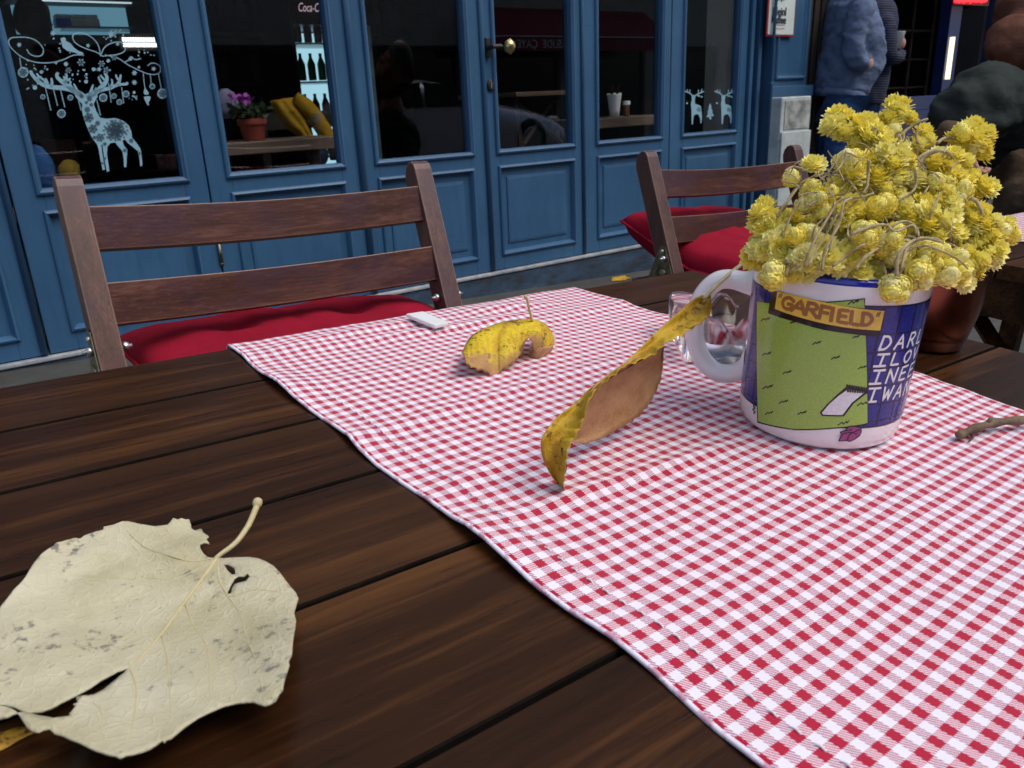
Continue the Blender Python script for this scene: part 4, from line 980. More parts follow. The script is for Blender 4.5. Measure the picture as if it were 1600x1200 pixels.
for r_i, s_ in enumerate(rows_):
    zlo_, zhi_ = zr_[r_i+2], zr_[r_i+1]
    for ci, ch in enumerate(s_):
        c0 = R(36.0)+ci*R(11.8)-R(.5)*r_i; hw = R(4.0); zl, zh = zlo_+(zhi_-zlo_)*.16, zlo_+(zhi_-zlo_)*.90
        for st_ in LET[ch]:
            pts = [(c0-hw+2*hw*p[0]+.025*(p[1]-.5), zl+(zh-zl)*p[1]) for p in st_]
            mstroke(b, pts, .00135, .00032, fuv, sm=(4 if ch in 'OD' and len(st_) > 3 else 1))
b.build('white_lettering', M['ink_white'], mug)
mpatch([(940,1003),(955,965),(945,955),(975,945),(1000,922),(1050,928),(1060,945),(1050,975),(1000,1005),(985,1000)], .00062, M['ink_purple'], 'purple_scrap')
b = MB()
for L_ in ([(940,1003),(955,965),(945,955),(975,945),(1000,922),(1050,928),(1060,945),(1050,975),(1000,1005),(985,1000),(940,1003)], [(960,965),(1000,955),(1035,965)], [(985,1000),(1000,965),(1050,940)], [(960,950),(1010,940)]):
    mstroke(b, L_, .0006, .0007, sm=2)
for L_ in ([(470,800),(480,790),(492,800),(478,815),(490,825),(476,835),(490,848),(480,855)],): mstroke(b, L_, .0008, .0004, sm=3)
b.build('print_outline', M['ink_black'], mug)

# ---- dried flower bunch
M['petal'] = mat('dry_yellow_petal', (.72,.62,.10), .75, 0, .2, Subsurface_Weight=.0)
g = NG(M['petal']); oi = g.n('ObjectInfo'); at_ = g.n('Attribute'); at_.attribute_name = 'tone'
c = g.ramp(oi.outputs['Random'], [(.0, (.93,.78,.04)), (.35, (.95,.87,.13)), (.75, (.96,.93,.36)), (1, (.98,.97,.60))])
c2 = g.mix(g.math('MULTIPLY', at_.outputs['Fac'], .62), c, (.98,.96,.50)); g.color(g.mix(g.math('MULTIPLY', g.math('SUBTRACT', 1, at_.outputs['Fac']), .34), c2, (.82,.58,.01)))
tn = g.t; bs = g.b; tl = g.n('BsdfTranslucent'); tl.inputs[0].default_value = (1,.92,.20,1); ms = g.n('MixShader'); ms.inputs[0].default_value = .20
outn = [n for n in tn.nodes if n.type == 'OUTPUT_MATERIAL'][0]; g.l(bs.outputs[0], ms.inputs[1]); g.l(tl.outputs[0], ms.inputs[2]); g.l(ms.outputs[0], outn.inputs[0])
M['stem'] = mat_noise('felted_grey_stem', (.24,.18,.075), (.54,.45,.26), 150, .9, .5, bd=.0006)
def head_mesh(seed, kind):
    random.seed(seed); b = MB(); tone = []
    def petal(dirv, L_, W_, base, curl, tn_):
        d_ = dirv.normalized(); up_ = Vector((0, 0, 1)); s_ = d_.cross(up_)
        if s_.length < .05: s_ = Vector((1, 0, 0))
        s_.normalize(); n_ = s_.cross(d_).normalized(); o = d_*base
        vs = [o-s_*W_*.45, o+s_*W_*.45, o+d_*L_*.55-s_*W_*.62+n_*curl*.3, o+d_*L_*.55+s_*W_*.62+n_*curl*.3, o+d_*L_*.6+n_*curl*.55, o+d_*L_+n_*curl]
        k = len(b.v); b.add(vs, [(0,1,3,4), (0,4,2), (2,4,5), (4,3,5)]); tone.extend([0, 0, tn_*.6, tn_*.6, tn_*.5, tn_])
    if kind == 'open':
        b.ball((0,0,0), .55, 8, 5); tone.extend([.1]*len(b.v))
        for ring_, (el, cnt, L_) in enumerate(((-.5, 9, .62), (-.1, 11, .66), (.3, 11, .62), (.7, 9, .56), (1.05, 7, .46), (1.35, 4, .40))):
            for i in range(cnt):
                a = 6.2832*(i+random.uniform(-.25, .25)+ring_*.5)/cnt; e_ = el+random.uniform(-.12, .12)
                petal(Vector((math.cos(a)*math.cos(e_), math.sin(a)*math.cos(e_), math.sin(e_))), L_*random.uniform(.75, 1.0), .40, .46, random.uniform(.05, .28), random.uniform(.5, 1))
    else:
        b.ball((0,0,0), (.72,.72,.80), 12, 8); tone.extend([.15]*len(b.v))
        for ring_, (el, cnt) in enumerate(((-.7, 8), (-.3, 10), (.1, 10), (.5, 9), (.9, 7), (1.25, 5))):
            for i in range(cnt):
                a = 6.2832*(i+random.uniform(-.2, .2)+ring_*.5)/cnt
                n_ = Vector((math.cos(a)*math.cos(el), math.sin(a)*math.cos(el), math.sin(el)*1.08))*random.uniform(1.0, 1.10); tdir = Vector((-math.cos(a)*math.sin(el), -math.sin(a)*math.sin(el), math.cos(el)))
                s_ = n_.cross(tdir).normalized(); o = n_*.74; W_, L_ = .24, .42
                b.add([o-s_*W_, o+s_*W_, o+tdir*L_*.6-s_*W_*.8+n_*.12, o+tdir*L_*.6+s_*W_*.8+n_*.12, o+tdir*L_+n_*(.10-.08*abs(el))], [(0,1,3,2), (2,3,4)])
                tone.extend([.1, .1, .6, .6, .9])
    me = bpy.data.meshes.new('flower_head'); me.from_pydata(b.v, [], b.f); me.polygons.foreach_set('use_smooth', [True]*len(me.polygons))
    at__ = me.attributes.new('tone', 'FLOAT', 'POINT'); at__.data.foreach_set('value', tone); me.materials.append(M['petal']); return me
openm = [head_mesh(i, 'open') for i in range(4)]; budm = [head_mesh(20+i, 'bud') for i in range(3)]
bunch = thing('dried_flower_bunch', 'bunch of dried yellow everlasting flowers standing in the printed mug', 'flowers', ID, (MC.x, MC.y, MZ+.02))
# clusters: pixel centre, spread, count, kind, depth shift towards the viewer (-) in metres
CL = [(1322,200,27,9,'o',0), (1349,196,14,3,'o',.004), (1401,183,24,8,'o',.008), (1392,202,10,2,'b',0), (1361,220,26,9,'o',-.008), (1520,222,27,11,'o',.0), (1503,210,6,2,'b',-.004), (1393,246,34,11,'o',-.018), (1400,280,34,11,'o',-.02), (1436,228,20,5,'o',.012),
 (1331,278,32,9,'o',-.016), (1322,258,22,6,'b',-.02), (1268,260,10,2,'o',-.006), (1237,280,3,1,'b',-.004), (1479,272,40,13,'o',-.010), (1478,300,28,6,'b',-.02), (1527,292,20,5,'o',0), (1476,322,24,6,'o',-.02), (1278,316,27,8,'b',-.026), (1195,320,8,2,'o',-.004), (1200,348,24,8,'o',-.012),
 (1187,393,17,5,'o',-.006), (1222,385,28,9,'o',-.022), (1334,338,28,8,'o',-.020), (1373,322,14,4,'b',-.034), (1427,332,22,5,'o',-.026), (1456,352,36,10,'o',-.028), (1529,362,36,12,'o',-.012), (1545,394,20,5,'o',-.01), (1568,364,14,4,'b',-.004), (1575,350,8,1,'o',0), (1355,372,18,5,'b',-.04), (1393,385,26,7,'b',-.042),
 (1262,405,30,8,'o',-.030), (1296,408,28,7,'o',-.034), (1340,408,30,7,'o',-.036), (1440,402,20,5,'b',-.040), (1434,430,20,5,'b',-.040), (1476,420,30,8,'b',-.034), (1500,430,18,6,'o',-.026), (1522,408,20,5,'o',-.02), (1207,432,11,3,'b',-.030), (1400,455,15,4,'b',-.046), (1245,350,24,3,'o',-.006), (1300,360,24,3,'o',-.010), (1400,335,24,3,'o',-.010), (1500,350,26,4,'o',-.012), (1250,370,20,3,'b',-.03)]
mouth = Vector((MC.x, MC.y, MZ+MH))
D0M = (Vector((MC.x, MC.y, .86))-CAMP).dot(cf)
heads = []; random.seed(21); tot = 0
for (px_, py_, sp, n_, kd, dz) in CL:
    pts = []; n_ = n_ if n_ < 4 else round(n_*1.05)
    for i in range(n_):
        for tr in range(40):
            a = random.uniform(0, 6.2832); r_ = sp*math.sqrt(random.random()) if n_ > 1 else 0
            q = (px_+r_*math.cos(a), py_+r_*math.sin(a)*.92)
            if all((q[0]-p[0])**2+(q[1]-p[1])**2 > (sp*1.15)**2/n_ for p in pts): break
        pts.append(q)
        dep = D0M+dz+(((q[0]-px_)**2+(q[1]-py_)**2)/(sp*sp+1)-.5)*.008+random.uniform(-.003, .003)
        P = at_depth(q[0], q[1], dep)
        s_ = random.uniform(.0058, .0082) if kd == 'o' else random.uniform(.0048, .0070)
        if n_ == 1: s_ = .0058
        nm = random.choice(openm if kd == 'o' else budm)
        o = bpy.data.objects.new('flower_head', nm); col.objects.link(o); o.parent = bunch
        od = (P-(mouth-Vector((0,0,.03)))).normalized(); cv = (CAMP-P).normalized()
        dirv = (od*.8+cv*.35+Vector((random.uniform(-.5,.5), random.uniform(-.5,.5), random.uniform(-.3,.5)))).normalized()
        o.rotation_euler = dirv.to_track_quat('Z', 'Y').to_euler(); o.scale = (s_, s_, s_*random.uniform(.85, 1.05)); o.location = P-Vector(bunch.location)
        heads.append((P, dirv, s_)); tot += 1
# stems
random.seed(8)
def stem_obj(pts, r0, r1, nm='stem', n=6):
    P = smoothline(pts, 5); b = MB(); k = len(P)
    b.tube([p+Vector((noise.noise(p*90), noise.noise(p*90+Vector((5,0,0))), 0))*.0006 for p in P], [r0+(r1-r0)*i/(k-1) for i in range(k)], n); b.build(nm, M['stem'], bunch, smooth=True)
for i, (P, dv_, s_) in enumerate(heads):
    if i % 3: continue
    a = random.uniform(0, 6.28); base = Vector((MC.x+.03*math.cos(a), MC.y+.03*math.sin(a), MZ+.02))
    mo = Vector((MC.x+(P.x-MC.x)*.4, MC.y+(P.y-MC.y)*.4, MZ+MH+.004)); 
    stem_obj([base, mo, mo.lerp(P, .55)+Vector((0,0,.010)), P-dv_*s_*.6], .0011, .0007)
# the bent stalks that show on the front, in bundles
AR = [([(1215,405),(1218,385),(1235,340),(1260,300),(1290,275),(1318,240),(1340,246)], -.03, .0009), ([(1222,330),(1238,300),(1262,280),(1300,268)], -.02, .0011), ([(1215,340),(1228,318),(1250,290),(1276,272)], -.022, .0012), ([(1256,418),(1275,370),(1300,330),(1315,312),(1345,308),(1365,302)], -.045, .0011), ([(1284,424),(1290,390),(1310,350),(1318,318),(1330,310)], -.047, .0012), ([(1292,420),(1303,360),(1322,330),(1340,312)], -.044, .0009), ([(1262,415),(1285,375),(1308,335)], -.046, .0008), ([(1248,306),(1270,300),(1300,302)], -.035, .0007),
 ([(1411,225),(1413,208),(1425,198),(1438,190),(1449,186)], -.004, .0014), ([(1380,240),(1392,222),(1402,208),(1408,206)], -.02, .0015), ([(1390,232),(1404,212),(1410,222)], -.022, .0013), ([(1432,262),(1446,246),(1465,236),(1484,240),(1489,250)], -.022, .0016), ([(1428,256),(1442,242),(1462,234),(1480,238)], -.018, .0013), ([(1464,224),(1474,217),(1488,215),(1500,218)], -.006, .0014), ([(1434,224),(1432,210),(1440,204)], -.006, .0012),
 ([(1358,250),(1357,270),(1355,290),(1348,302)], -.034, .0013), ([(1428,262),(1432,285),(1425,300),(1400,315),(1385,324)], -.03, .0011), ([(1330,366),(1365,353),(1385,352),(1400,362),(1425,352),(1432,366)], -.052, .0013), ([(1385,364),(1400,350),(1418,346),(1432,356),(1436,370)], -.05, .0010), ([(1400,432),(1402,405),(1415,385),(1440,372),(1470,378)], -.053, .0014), ([(1408,420),(1416,392),(1432,378),(1460,372),(1474,380)], -.052, .0010), ([(1415,392),(1445,384),(1480,396),(1500,408),(1512,420)], -.048, .0009), ([(1300,416),(1322,400),(1345,384),(1372,378)], -.05, .0011), ([(1338,420),(1352,402),(1372,388)], -.05, .0015), ([(1512,308),(1524,314),(1532,326),(1536,338)], -.022, .0018), ([(1480,400),(1500,396),(1512,380)], -.034, .0010), ([(1210,424),(1225,410),(1240,414),(1246,420)], -.034, .0022), ([(1228,430),(1236,412),(1250,416)], -.036, .0014), ([(1320,232),(1332,238),(1345,248)], -.02, .0009), ([(1398,444),(1404,428),(1414,415)], -.054, .0009), ([(1358,212),(1366,200),(1372,210)], -.016, .0016)]
for L_, dz, r_ in AR: stem_obj([at_depth(x, y, D0M+dz+.002+.003*math.sin(x*.9)) for x, y in L_], r_*.74, r_*.5, 'stem', 7)

# loose pale fibres tangled between the clusters
random.seed(33)
for i in range(46):
    x, y = random.uniform(1215, 1500), random.uniform(240, 410); a = random.uniform(-2.6, -.5); L_ = random.uniform(22, 60); dz = random.uniform(-.044, -.020)
    pts = []; 
    for k in range(4): pts.append(at_depth(x, y, D0M+dz+.004*math.sin(k*2+i))); x += math.cos(a)*L_/3; y += math.sin(a)*L_/3; a += random.uniform(-.7, .7)
    r_ = random.uniform(.00035, .0008); stem_obj(pts, r_, r_*.6, 'stem', 5)

# ---- leaves
def leafmat(name, stops, spots=(.10,.06,.03), transl=.25, noise_s=60, spot_amt=.60, tcol=(.6,.4,.05)):
    m = mat(name, stops[0][1], .6, 0, .3); g = NG(m); uv = g.n('TexCoord').outputs['UV']; ob = g.coord('Object')
    f = g.noise(uv, 3.0, 5, .6, .4); c = g.ramp(f, stops)
    sp_ = g.noise(ob, noise_s*3.2, 4, .7); sm_ = g.noise(ob, noise_s*.5, 3, .6)
    k = g.ramp(g.math('ADD', g.math('MULTIPLY', sp_, .65), g.math('MULTIPLY', sm_, .45)), [(spot_amt, (0,0,0)), (spot_amt+.06, (1,1,1))]); c = g.mix(k, c, spots)
    vo = g.n('TexVoronoi', feature='DISTANCE_TO_EDGE'); vo.inputs['Scale'].default_value = 230; nzv = g.n('TexNoise'); nzv.inputs['Scale'].default_value = 60; g.l(ob, nzv.inputs[0])
    va = g.n('VectorMath', operation='MULTIPLY_ADD'); g.l(nzv.outputs['Color'], va.inputs[0]); va.inputs[1].default_value = (.004,.004,.004); g.l(ob, va.inputs[2]); g.l(va.outputs[0], vo.inputs['Vector'])
    ve = g.ramp(vo.outputs['Distance'], [(.0, (1,1,1)), (.10, (0,0,0))]); c = g.mix(g.math('MULTIPLY', ve, .22), c, tuple(min(1, q*1.25) for q in stops[-1][1])); blot = g.noise(ob, 22, 4, .6); c = g.mix(g.ramp(blot, [(.5, (0,0,0)), (.75, (.35,.35,.35))]), c, tuple(q*.55 for q in stops[0][1]))
    g.color(c); g.bump(g.math('ADD', g.noise(ob, 200, 5, .7), g.math('MULTIPLY', ve, .8)), .45, .0006)
    tl = g.n('BsdfTranslucent'); tl.inputs[0].default_value = (*tcol, 1); ms = g.n('MixShader'); ms.inputs[0].default_value = transl
    o_ = [n for n in g.t.nodes if n.type == 'OUTPUT_MATERIAL'][0]; g.l(g.b.outputs[0], ms.inputs[1]); g.l(tl.outputs[0], ms.inputs[2]); g.l(ms.outputs[0], o_.inputs[0]); return m
M['paleleaf'] = leafmat('pale_leaf_underside', [(.3, (.46,.42,.25)), (.5, (.56,.52,.35)), (.7, (.62,.59,.43))], (.19,.18,.155), .12, 60, .625, (.5,.42,.15))
M['vein'] = mat_noise('leaf_vein', (.48,.40,.20), (.58,.50,.28), 80, .6, .1)
M['stalk'] = mat_noise('pale_stalk', (.42,.34,.16), (.62,.54,.32), 70, .6, .1)
def zl(x, y): return (x/2.728, 760+y/2.728)
OUT = [(925,305),(955,308),(985,305),(1060,303),(1100,308),(1130,320),(1165,340),(1190,365),(1212,395),(1235,425),(1262,455),(1272,478),(1262,510),(1254,540),(1262,575),(1256,615),(1250,650),(1246,685),(1244,720),(1230,745),(1234,762),(1225,790),(1212,830),(1205,870),(1190,885),(1175,915),(1150,930),(1130,936),(1105,930),(1080,920),(1010,925),(950,940),(915,955),(880,970),(850,985),(820,1005),(790,1025),(760,1050),(730,1075),(708,1082),(702,1092),(690,1085),(670,1100),(640,1120),(600,1135),(560,1145),(535,1148),(515,1160),(490,1150),(460,1145),(400,1125),(370,1110),(340,1095),(300,1080),(270,1065),(235,1055),(212,1035),(185,1040),(165,1050),(140,1045),(118,1030),(105,1010),(85,980),(70,962),(40,945),(0,936),(-10,930),(30,935),(60,942),(80,952),(160,978),(230,990),(270,985),(312,978),(295,972),(302,965),(325,935),(312,930),(332,925),(325,900),(350,895),(380,893),(400,890),(440,870),(470,845),(500,820),(530,795),(552,772),(530,782),(500,792),(470,808),(430,830),(390,858),(350,880),(300,905),(260,925),(220,948),(180,962),(140,965),(100,962),(60,972),(30,985),(0,992),(-60,1005),(-140,960),(-170,860),(-150,720),(-90,610),(-40,560),(0,518),(30,480),(60,440),(90,410),(110,385),(130,350),(150,320),(175,290),(200,270),(225,255),(240,240),(262,236),(290,228),(320,220),(345,222),(358,210),(380,202),(410,192),(440,185),(442,172),(480,165),(520,150),(545,150),(570,155),(600,162),(660,172),(690,168),(715,165),(728,150),(738,135),(755,142),(772,136),(790,142),(806,142),(812,160),(816,182),(830,190),(858,182),(868,200),(890,215),(880,228),(894,246),(870,242),(852,250),(855,268),(870,290),(885,302),(905,306)]
HO = [(985,420),(1000,395),(1015,385),(1040,385),(1055,372),(1066,385),(1050,405),(1020,412),(1000,418),(990,435),(988,455),(975,462),(970,450),(978,435)]
HO2 = [(955,335),(975,335),(1000,350),(1005,375),(990,378),(970,360)]
LZ = TZ+.007
def lp_(x, y): p = at_z(*zl(x, y), LZ); return (p.x, p.y)
out2 = [lp_(*q) for q in OUT]; ho = [lp_(*q) for q in HO]; ho2 = [lp_(*q) for q in HO2]
vs, ts = fill(out2, .0032, [ho, ho2])
A_ = Vector(lp_(925,305)); B2_ = Vector(lp_(400,900)); ax = (B2_-A_).normalized(); nr = Vector((-ax.y, ax.x)); Ltot = (B2_-A_).length
def leaf_z(x, y):
    v = Vector((x, y))-A_; s_ = v.dot(ax); t_ = v.dot(nr)
    z = .0035+.0065*(s_/Ltot-.35)**2*2+3.2*t_*t_*(.9 if t_ > 0 else .55)
    z += .0011*math.sin(s_*95+abs(t_)*70)*min(1, abs(t_)/.02)+.0016*noise.noise((x*45, y*45, 0))+.0007*noise.noise((x*130, y*130, 3))
    z += .0010*abs(math.sin(s_*60-abs(t_)*95))
    return TZ+max(.0012, min(z, .018))
uvl = [((x)*8, (y)*8) for x, y in vs]
bl = thing('fallen_leaf', 'large pale cream leaf with a torn slit lying on the bare planks', 'leaf', ID, (.06, .26, TZ))
def on_leaf(x, y, up=0):
    z = leaf_z(x, y)+up; k_ = (z-CAMP.z)/(LZ-CAMP.z); return (CAMP.x+(x-CAMP.x)*k_, CAMP.y+(y-CAMP.y)*k_, z)
b = MB(); b.add([on_leaf(x, y) for x, y in vs], ts); b.build('blade', M['paleleaf'], bl, smooth=True, uv=uvl, solid=.0006)
def vein(L_, r0, r1, par, up_=.0003, nm='vein'):
    P = smoothline([Vector((*lp_(*q), 0)) for q in L_], 6); k = len(P)
    b = MB(); b.tube([Vector(on_leaf(p.x, p.y, up_)) for p in P], [(r0+(r1-r0)*i/(k-1))*.62 for i in range(k)], 6); b.build(nm, M['vein'], par, smooth=True)
vein([(925,305),(860,395),(790,490),(740,555),(690,625),(620,705),(552,772)], .0013, .0006, bl)
vein([(925,310),(850,350),(740,400),(600,465),(470,525),(330,600)], .0006, .0002, bl)
vein([(928,320),(935,400),(975,470),(1020,540),(1055,650),(1095,760),(1120,880)], .0007, .0002, bl)
vein([(790,505),(830,600),(875,670),(890,760),(895,920)], .0006, .0002, bl); vein([(690,640),(712,740),(722,850),(728,980)], .0005, .0002, bl); vein([(555,785),(580,860),(570,980),(540,1120)], .0005, .0002, bl); vein([(400,925),(430,960),(430,1040),(415,1100)], .0004, .0002, bl)
vein([(905,308),(820,320),(740,300),(620,260),(540,190)], .0005, .0002, bl); vein([(740,400),(640,390),(540,395),(400,380)], .0003, .00012, bl); vein([(650,620),(500,650),(350,690),(150,700)], .0004, .00012, bl); vein([(980,470),(1100,440),(1230,460)], .0003, .0001, bl); vein([(1050,640),(1150,640),(1240,650)], .0003, .0001, bl); vein([(1020,545),(1150,545),(1245,545)], .00025, .0001, bl)
vein([(880,690),(960,720),(1060,800)], .00022, .0001, bl); vein([(600,330),(560,420),(470,480)], .00022, .0001, bl); vein([(790,300),(740,220),(700,180)], .0003, .0001, bl)
SL = [(915,312),(940,290),(975,265),(1010,235),(1040,195),(1062,160),(1080,120),(1092,90),(1098,68)]
P = smoothline([at_z(*zl(*q), TZ+.004+.012*(i/8)) for i, q in enumerate(SL)], 5); k = len(P)
b = MB(); b.tube(P, [.0010+.0005*(i/k)+(.0007 if i > k-5 else 0) for i in range(k)], 10); b.ball(P[-1], .0023, 10, 7); b.build('stem', M['stalk'], bl, smooth=True)
# yellow upper side peeping out beneath the far left edge
yl = thing('yellow_leaf', 'bright yellow leaf edge peeping out under the large pale leaf', 'leaf', ID, (0, .2, TZ))
PY = [(-120,1000),(0,985),(60,965),(150,960),(185,962),(160,975),(100,1000),(60,1020),(20,1045),(-60,1080),(-160,1060)]
v2, t2 = fill([lp_(*q) for q in PY], .003); M['yleaf'] = leafmat('yellow_leaf_top', [(.3, (.40,.20,.03)), (.47, (.58,.36,.03)), (.72, (.72,.50,.05))], (.13,.06,.025), .2, 60, .585)
b = MB(); b.add([(x, y, TZ+.0008+.001*noise.noise((x*50, y*50, 9))**2) for x, y in v2], t2); b.build('blade', M['yleaf'], yl, smooth=True, uv=[(x*8, y*8) for x, y in v2], solid=.0004)

# long folded leaf leaning against the mug handle
M['brownleaf'] = leafmat('leaf_brown_underside', [(.3, (.40,.215,.09)), (.5, (.53,.31,.15)), (.72, (.60,.38,.21))], (.16,.06,.03), .15, 60, .655, (.65,.34,.10))
ll = thing('folded_leaf', 'long folded yellow and brown leaf propped between cloth and mug handle', 'leaf', ID, (.25, .278, TZ))
P0_ = Vector((.25, .278, 0)); P1_ = Vector((.375, .305, 0)); dd = (P1_-P0_).normalized(); nn_ = Vector((dd.y, -dd.x, 0))   # nn_ towards the viewer
def lv(px_, py_, o): return at_plane(px_, py_, P0_+nn_*o, nn_)
def resample(L_, n):
    P = smoothline([Vector(p) for p in L_], 8); D_ = [0]
    for i in range(1, len(P)): D_.append(D_[-1]+(P[i]-P[i-1]).length)
    o_ = []
    for k in range(n+1):
        t_ = D_[-1]*k/n; i = 0
        while i < len(D_)-2 and D_[i+1] < t_: i += 1
        o_.append(P[i].lerp(P[i+1], (t_-D_[i])/max(1e-9, D_[i+1]-D_[i])))
    return o_
NA = 70
Aln = resample([(1110,461),(1095,462),(1078,472),(1050,497),(1022,522),(1000,545),(965,575),(930,600),(898,630),(868,655),(848,682),(846,705),(853,728),(865,748),(880,765)], NA)
Bln = resample([(1112,470),(1108,492),(1085,510),(1062,524),(1040,535),(1022,552),(1000,562),(975,572),(950,592),(928,612),(918,630),(912,655),(900,680),(888,700),(884,725),(881,748),(881,765)], NA)
random.seed(6)
rows = []; uv = []
for i in range(NA+1):
    a, c = Aln[i], Bln[i]; u = i/NA
    if 1 < i < NA-1: c = c+Vector((.4, 1))*(random.uniform(1.0, 4.0) if i % 3 == 1 else random.uniform(-1.2, .2))
    row = []
    for j in range(9):
        t_ = j/8; q = a.lerp(c, t_); off = -.004+.013*t_-.004*math.sin(t_*3.14)
        off += .0006*math.sin(i*.7+j); row.append(lv(q.x, q.y, off)); uv.append((t_*.5+3, u*2.5))
    rows.append(row)
b = MB(); b.grid(rows); b.build('blade', M['yleaf'], ll, smooth=True, uv=uv, solid=.0005)
NB = 44
Tl = resample([(1040,532),(1020,548),(990,560),(960,578),(930,602),(916,628),(908,655),(895,680)], NB)
Cl = resample([(1037,540),(1036,565),(1033,590),(1022,615),(1010,636),(988,658),(970,668),(945,682),(915,692),(892,690)], NB)
rows = []; uv = []
for i in range(NB+1):
    a, c = Tl[i], Cl[i]; row = []
    if 1 < i < NB-1: c = c+Vector((.6, .9))*(random.uniform(.5, 2.0) if i % 3 == 1 else random.uniform(-.8, .2))
    for j in range(9):
        t_ = j/8; q = a.lerp(c, t_); row.append(lv(q.x, q.y, -.0005-.010*math.sin(t_*2.2)+.0008*math.sin(i*.5))); uv.append((t_, i/NB*2))
    rows.append(row)
b = MB(); b.grid(rows); o = b.build('brown_underside', M['brownleaf'], ll, smooth=True, uv=uv, solid=.0005); o['label'] = 'light brown veined underside'
b = MB(); b.tube(smoothline([lv(x, y, -.002) for x, y in [(1028,548),(985,572),(945,596),(925,618)]], 5), [.0003]*16, 6); b.build('midrib', M['browncloth'], ll, smooth=True)
P = smoothline([lv(x, y, .003) for x, y in [(1100,466),(1118,448),(1135,432),(1152,418),(1172,404)]], 5)
b = MB(); b.tube(P, [.0013-.0002*i/len(P) for i in range(len(P))], 8); b.build('stem', M['stalk'], ll, smooth=True)
b = MB(); b.tube(smoothline([lv(x, y, .004) for x, y in [(878,700),(880,715),(885,730),(880,745),(881,765),(888,775)]], 4), .0005, 6); b.build('dry_edge', M['browncloth'], ll, smooth=True)

# domed curled leaf
dl = thing('curled_leaf', 'small curled yellow leaf arched over the cloth with its stem up', 'leaf', ID, (.35, .45, TZ))
def dv2(px_, py_, Y): return at_plane(px_, py_, (0, Y, 0), (0, 1, 0))
NR = 60
back = resample([(722,552),(735,528),(760,513),(790,503),(825,500),(848,505),(862,520),(866,540),(862,556)], NR)
front = resample([(723,553),(733,571),(748,577),(757,580),(764,584),(768,592),(778,596),(783,580),(796,571),(806,563),(814,553),(816,540),(822,530),(830,531),(833,545),(840,560),(852,562),(858,560)], NR)
rows = []; uv = []; random.seed(15)
for i in range(NR+1):
    u = i/NR; a, c = back[i], front[i]; row = []
    if 2 < i < NR-1 and i % 3 == 1: c = c+Vector((-.5, random.uniform(2, 4.5)))
    for j in range(11):
        t_ = j/10; q = a.lerp(c, t_); bow = math.sin(t_*math.pi)*1.5
        Y = .474-.036*t_-.010*math.sin(u*3.14)*math.sin(t_*3.14)
        if u > .75: Y = .470-.03*t_*(1-(u-.75)*2.2)
        p = dv2(q.x, q.y+bow-1, Y); p.z = max(p.z, TZ+hx(p.x, p.y)+.0006); row.append(p); uv.append((t_*.7+.05*math.sin(u*9), u*2+7))
    rows.append(row)
M['domeleaf'] = leafmat('mottled_leaf_top', [(.3, (.50,.27,.05)), (.45, (.68,.44,.03)), (.56, (.80,.58,.03)), (.75, (.84,.64,.05))], (.12,.05,.03), .2, 110, .575)
g = NG(M['domeleaf']); bc_ = g.b.inputs['Base Color']; src = bc_.links[0].from_socket; sx_ = g.n('SeparateXYZ'); g.l(g.n('TexCoord').outputs['UV'], sx_.inputs[0])
nz = g.noise(g.coord('Object'), 70, 5, .7); k_ = g.ramp(g.math('ADD', sx_.outputs[0], g.math('MULTIPLY', g.math('SUBTRACT', nz, .5), .7)), [(.38, (0,0,0)), (.55, (1,1,1))])
g.color(g.mix(g.math('MULTIPLY', k_, .85), src, (.50,.28,.13)))
b = MB(); b.grid(rows); b.build('blade', M['domeleaf'], dl, smooth=True, uv=uv, solid=.0005)
# the curled under flap on the right
rows = []; uv = []
fa_ = resample([(833,546),(826,552),(824,560),(828,568),(838,573)], 10); fb2_ = resample([(864,540),(862,550),(858,560),(855,568),(853,573)], 10)
for i in range(11):
    row = []
    for j in range(7):
        t_ = j/6; q = fa_[i].lerp(fb2_[i], t_); p = dv2(q.x, q.y, .455-.012*math.sin(t_*3)+.004*i/10); p.z = max(p.z, TZ+hx(p.x, p.y)+.0005); row.append(p); uv.append((t_+2, i/10))
    rows.append(row)
b = MB(); b.grid(rows); b.build('under_flap', M['brownleaf'], dl, smooth=True, uv=uv, solid=.0005)
P = smoothline([dv2(x, y, .47-.004*i) for i, (x, y) in enumerate([(831,502),(829,492),(826,480),(824,470),(821,463)])], 4)
b = MB(); b.tube(P, [.0010]*(len(P)-2)+[.0013,.0015], 8); b.build('stem', M['stalk'], dl, smooth=True)

# ---- twig
tw = thing('twig', 'short dry broken twig lying on the cloth right of the mug', 'twig', ID, (.53, .2, TZ))
P = [at_z(1497, 680, TZ+.006), at_z(1515, 673, TZ+.0065), at_z(1540, 664, TZ+.008), at_z(1565, 659, TZ+.008), at_z(1600, 656, TZ+.009), at_z(1640, 650, TZ+.008), at_z(1690, 655, TZ+.006)]
M['bark'] = mat_noise('twig_bark', (.07,.042,.022), (.22,.155,.10), 90, .85, .8, bd=.001)
b = MB(); q = smoothline(P, 5); b.tube(q, [.0027+.0005*math.sin(i*1.1)-(.0006 if i < 2 else 0) for i in range(len(q))], 9); b.build('branch', M['bark'], tw, smooth=True)
b = MB(); b.tube([P[1]+Vector((0,0,.001)), at_z(1520, 684, TZ+.003), at_z(1514, 690, TZ+.0025)], [.0011,.0008,.0005], 6); b.build('side_shoot', M['bark'], tw, smooth=True)
b = MB(); b.tube([P[2]+Vector((0,0,.0)), at_z(1548, 654, TZ+.012), at_z(1552, 652, TZ+.013)], [.0015,.0013,.001], 6); b.build('bud_knot', M['bark'], tw, smooth=True)

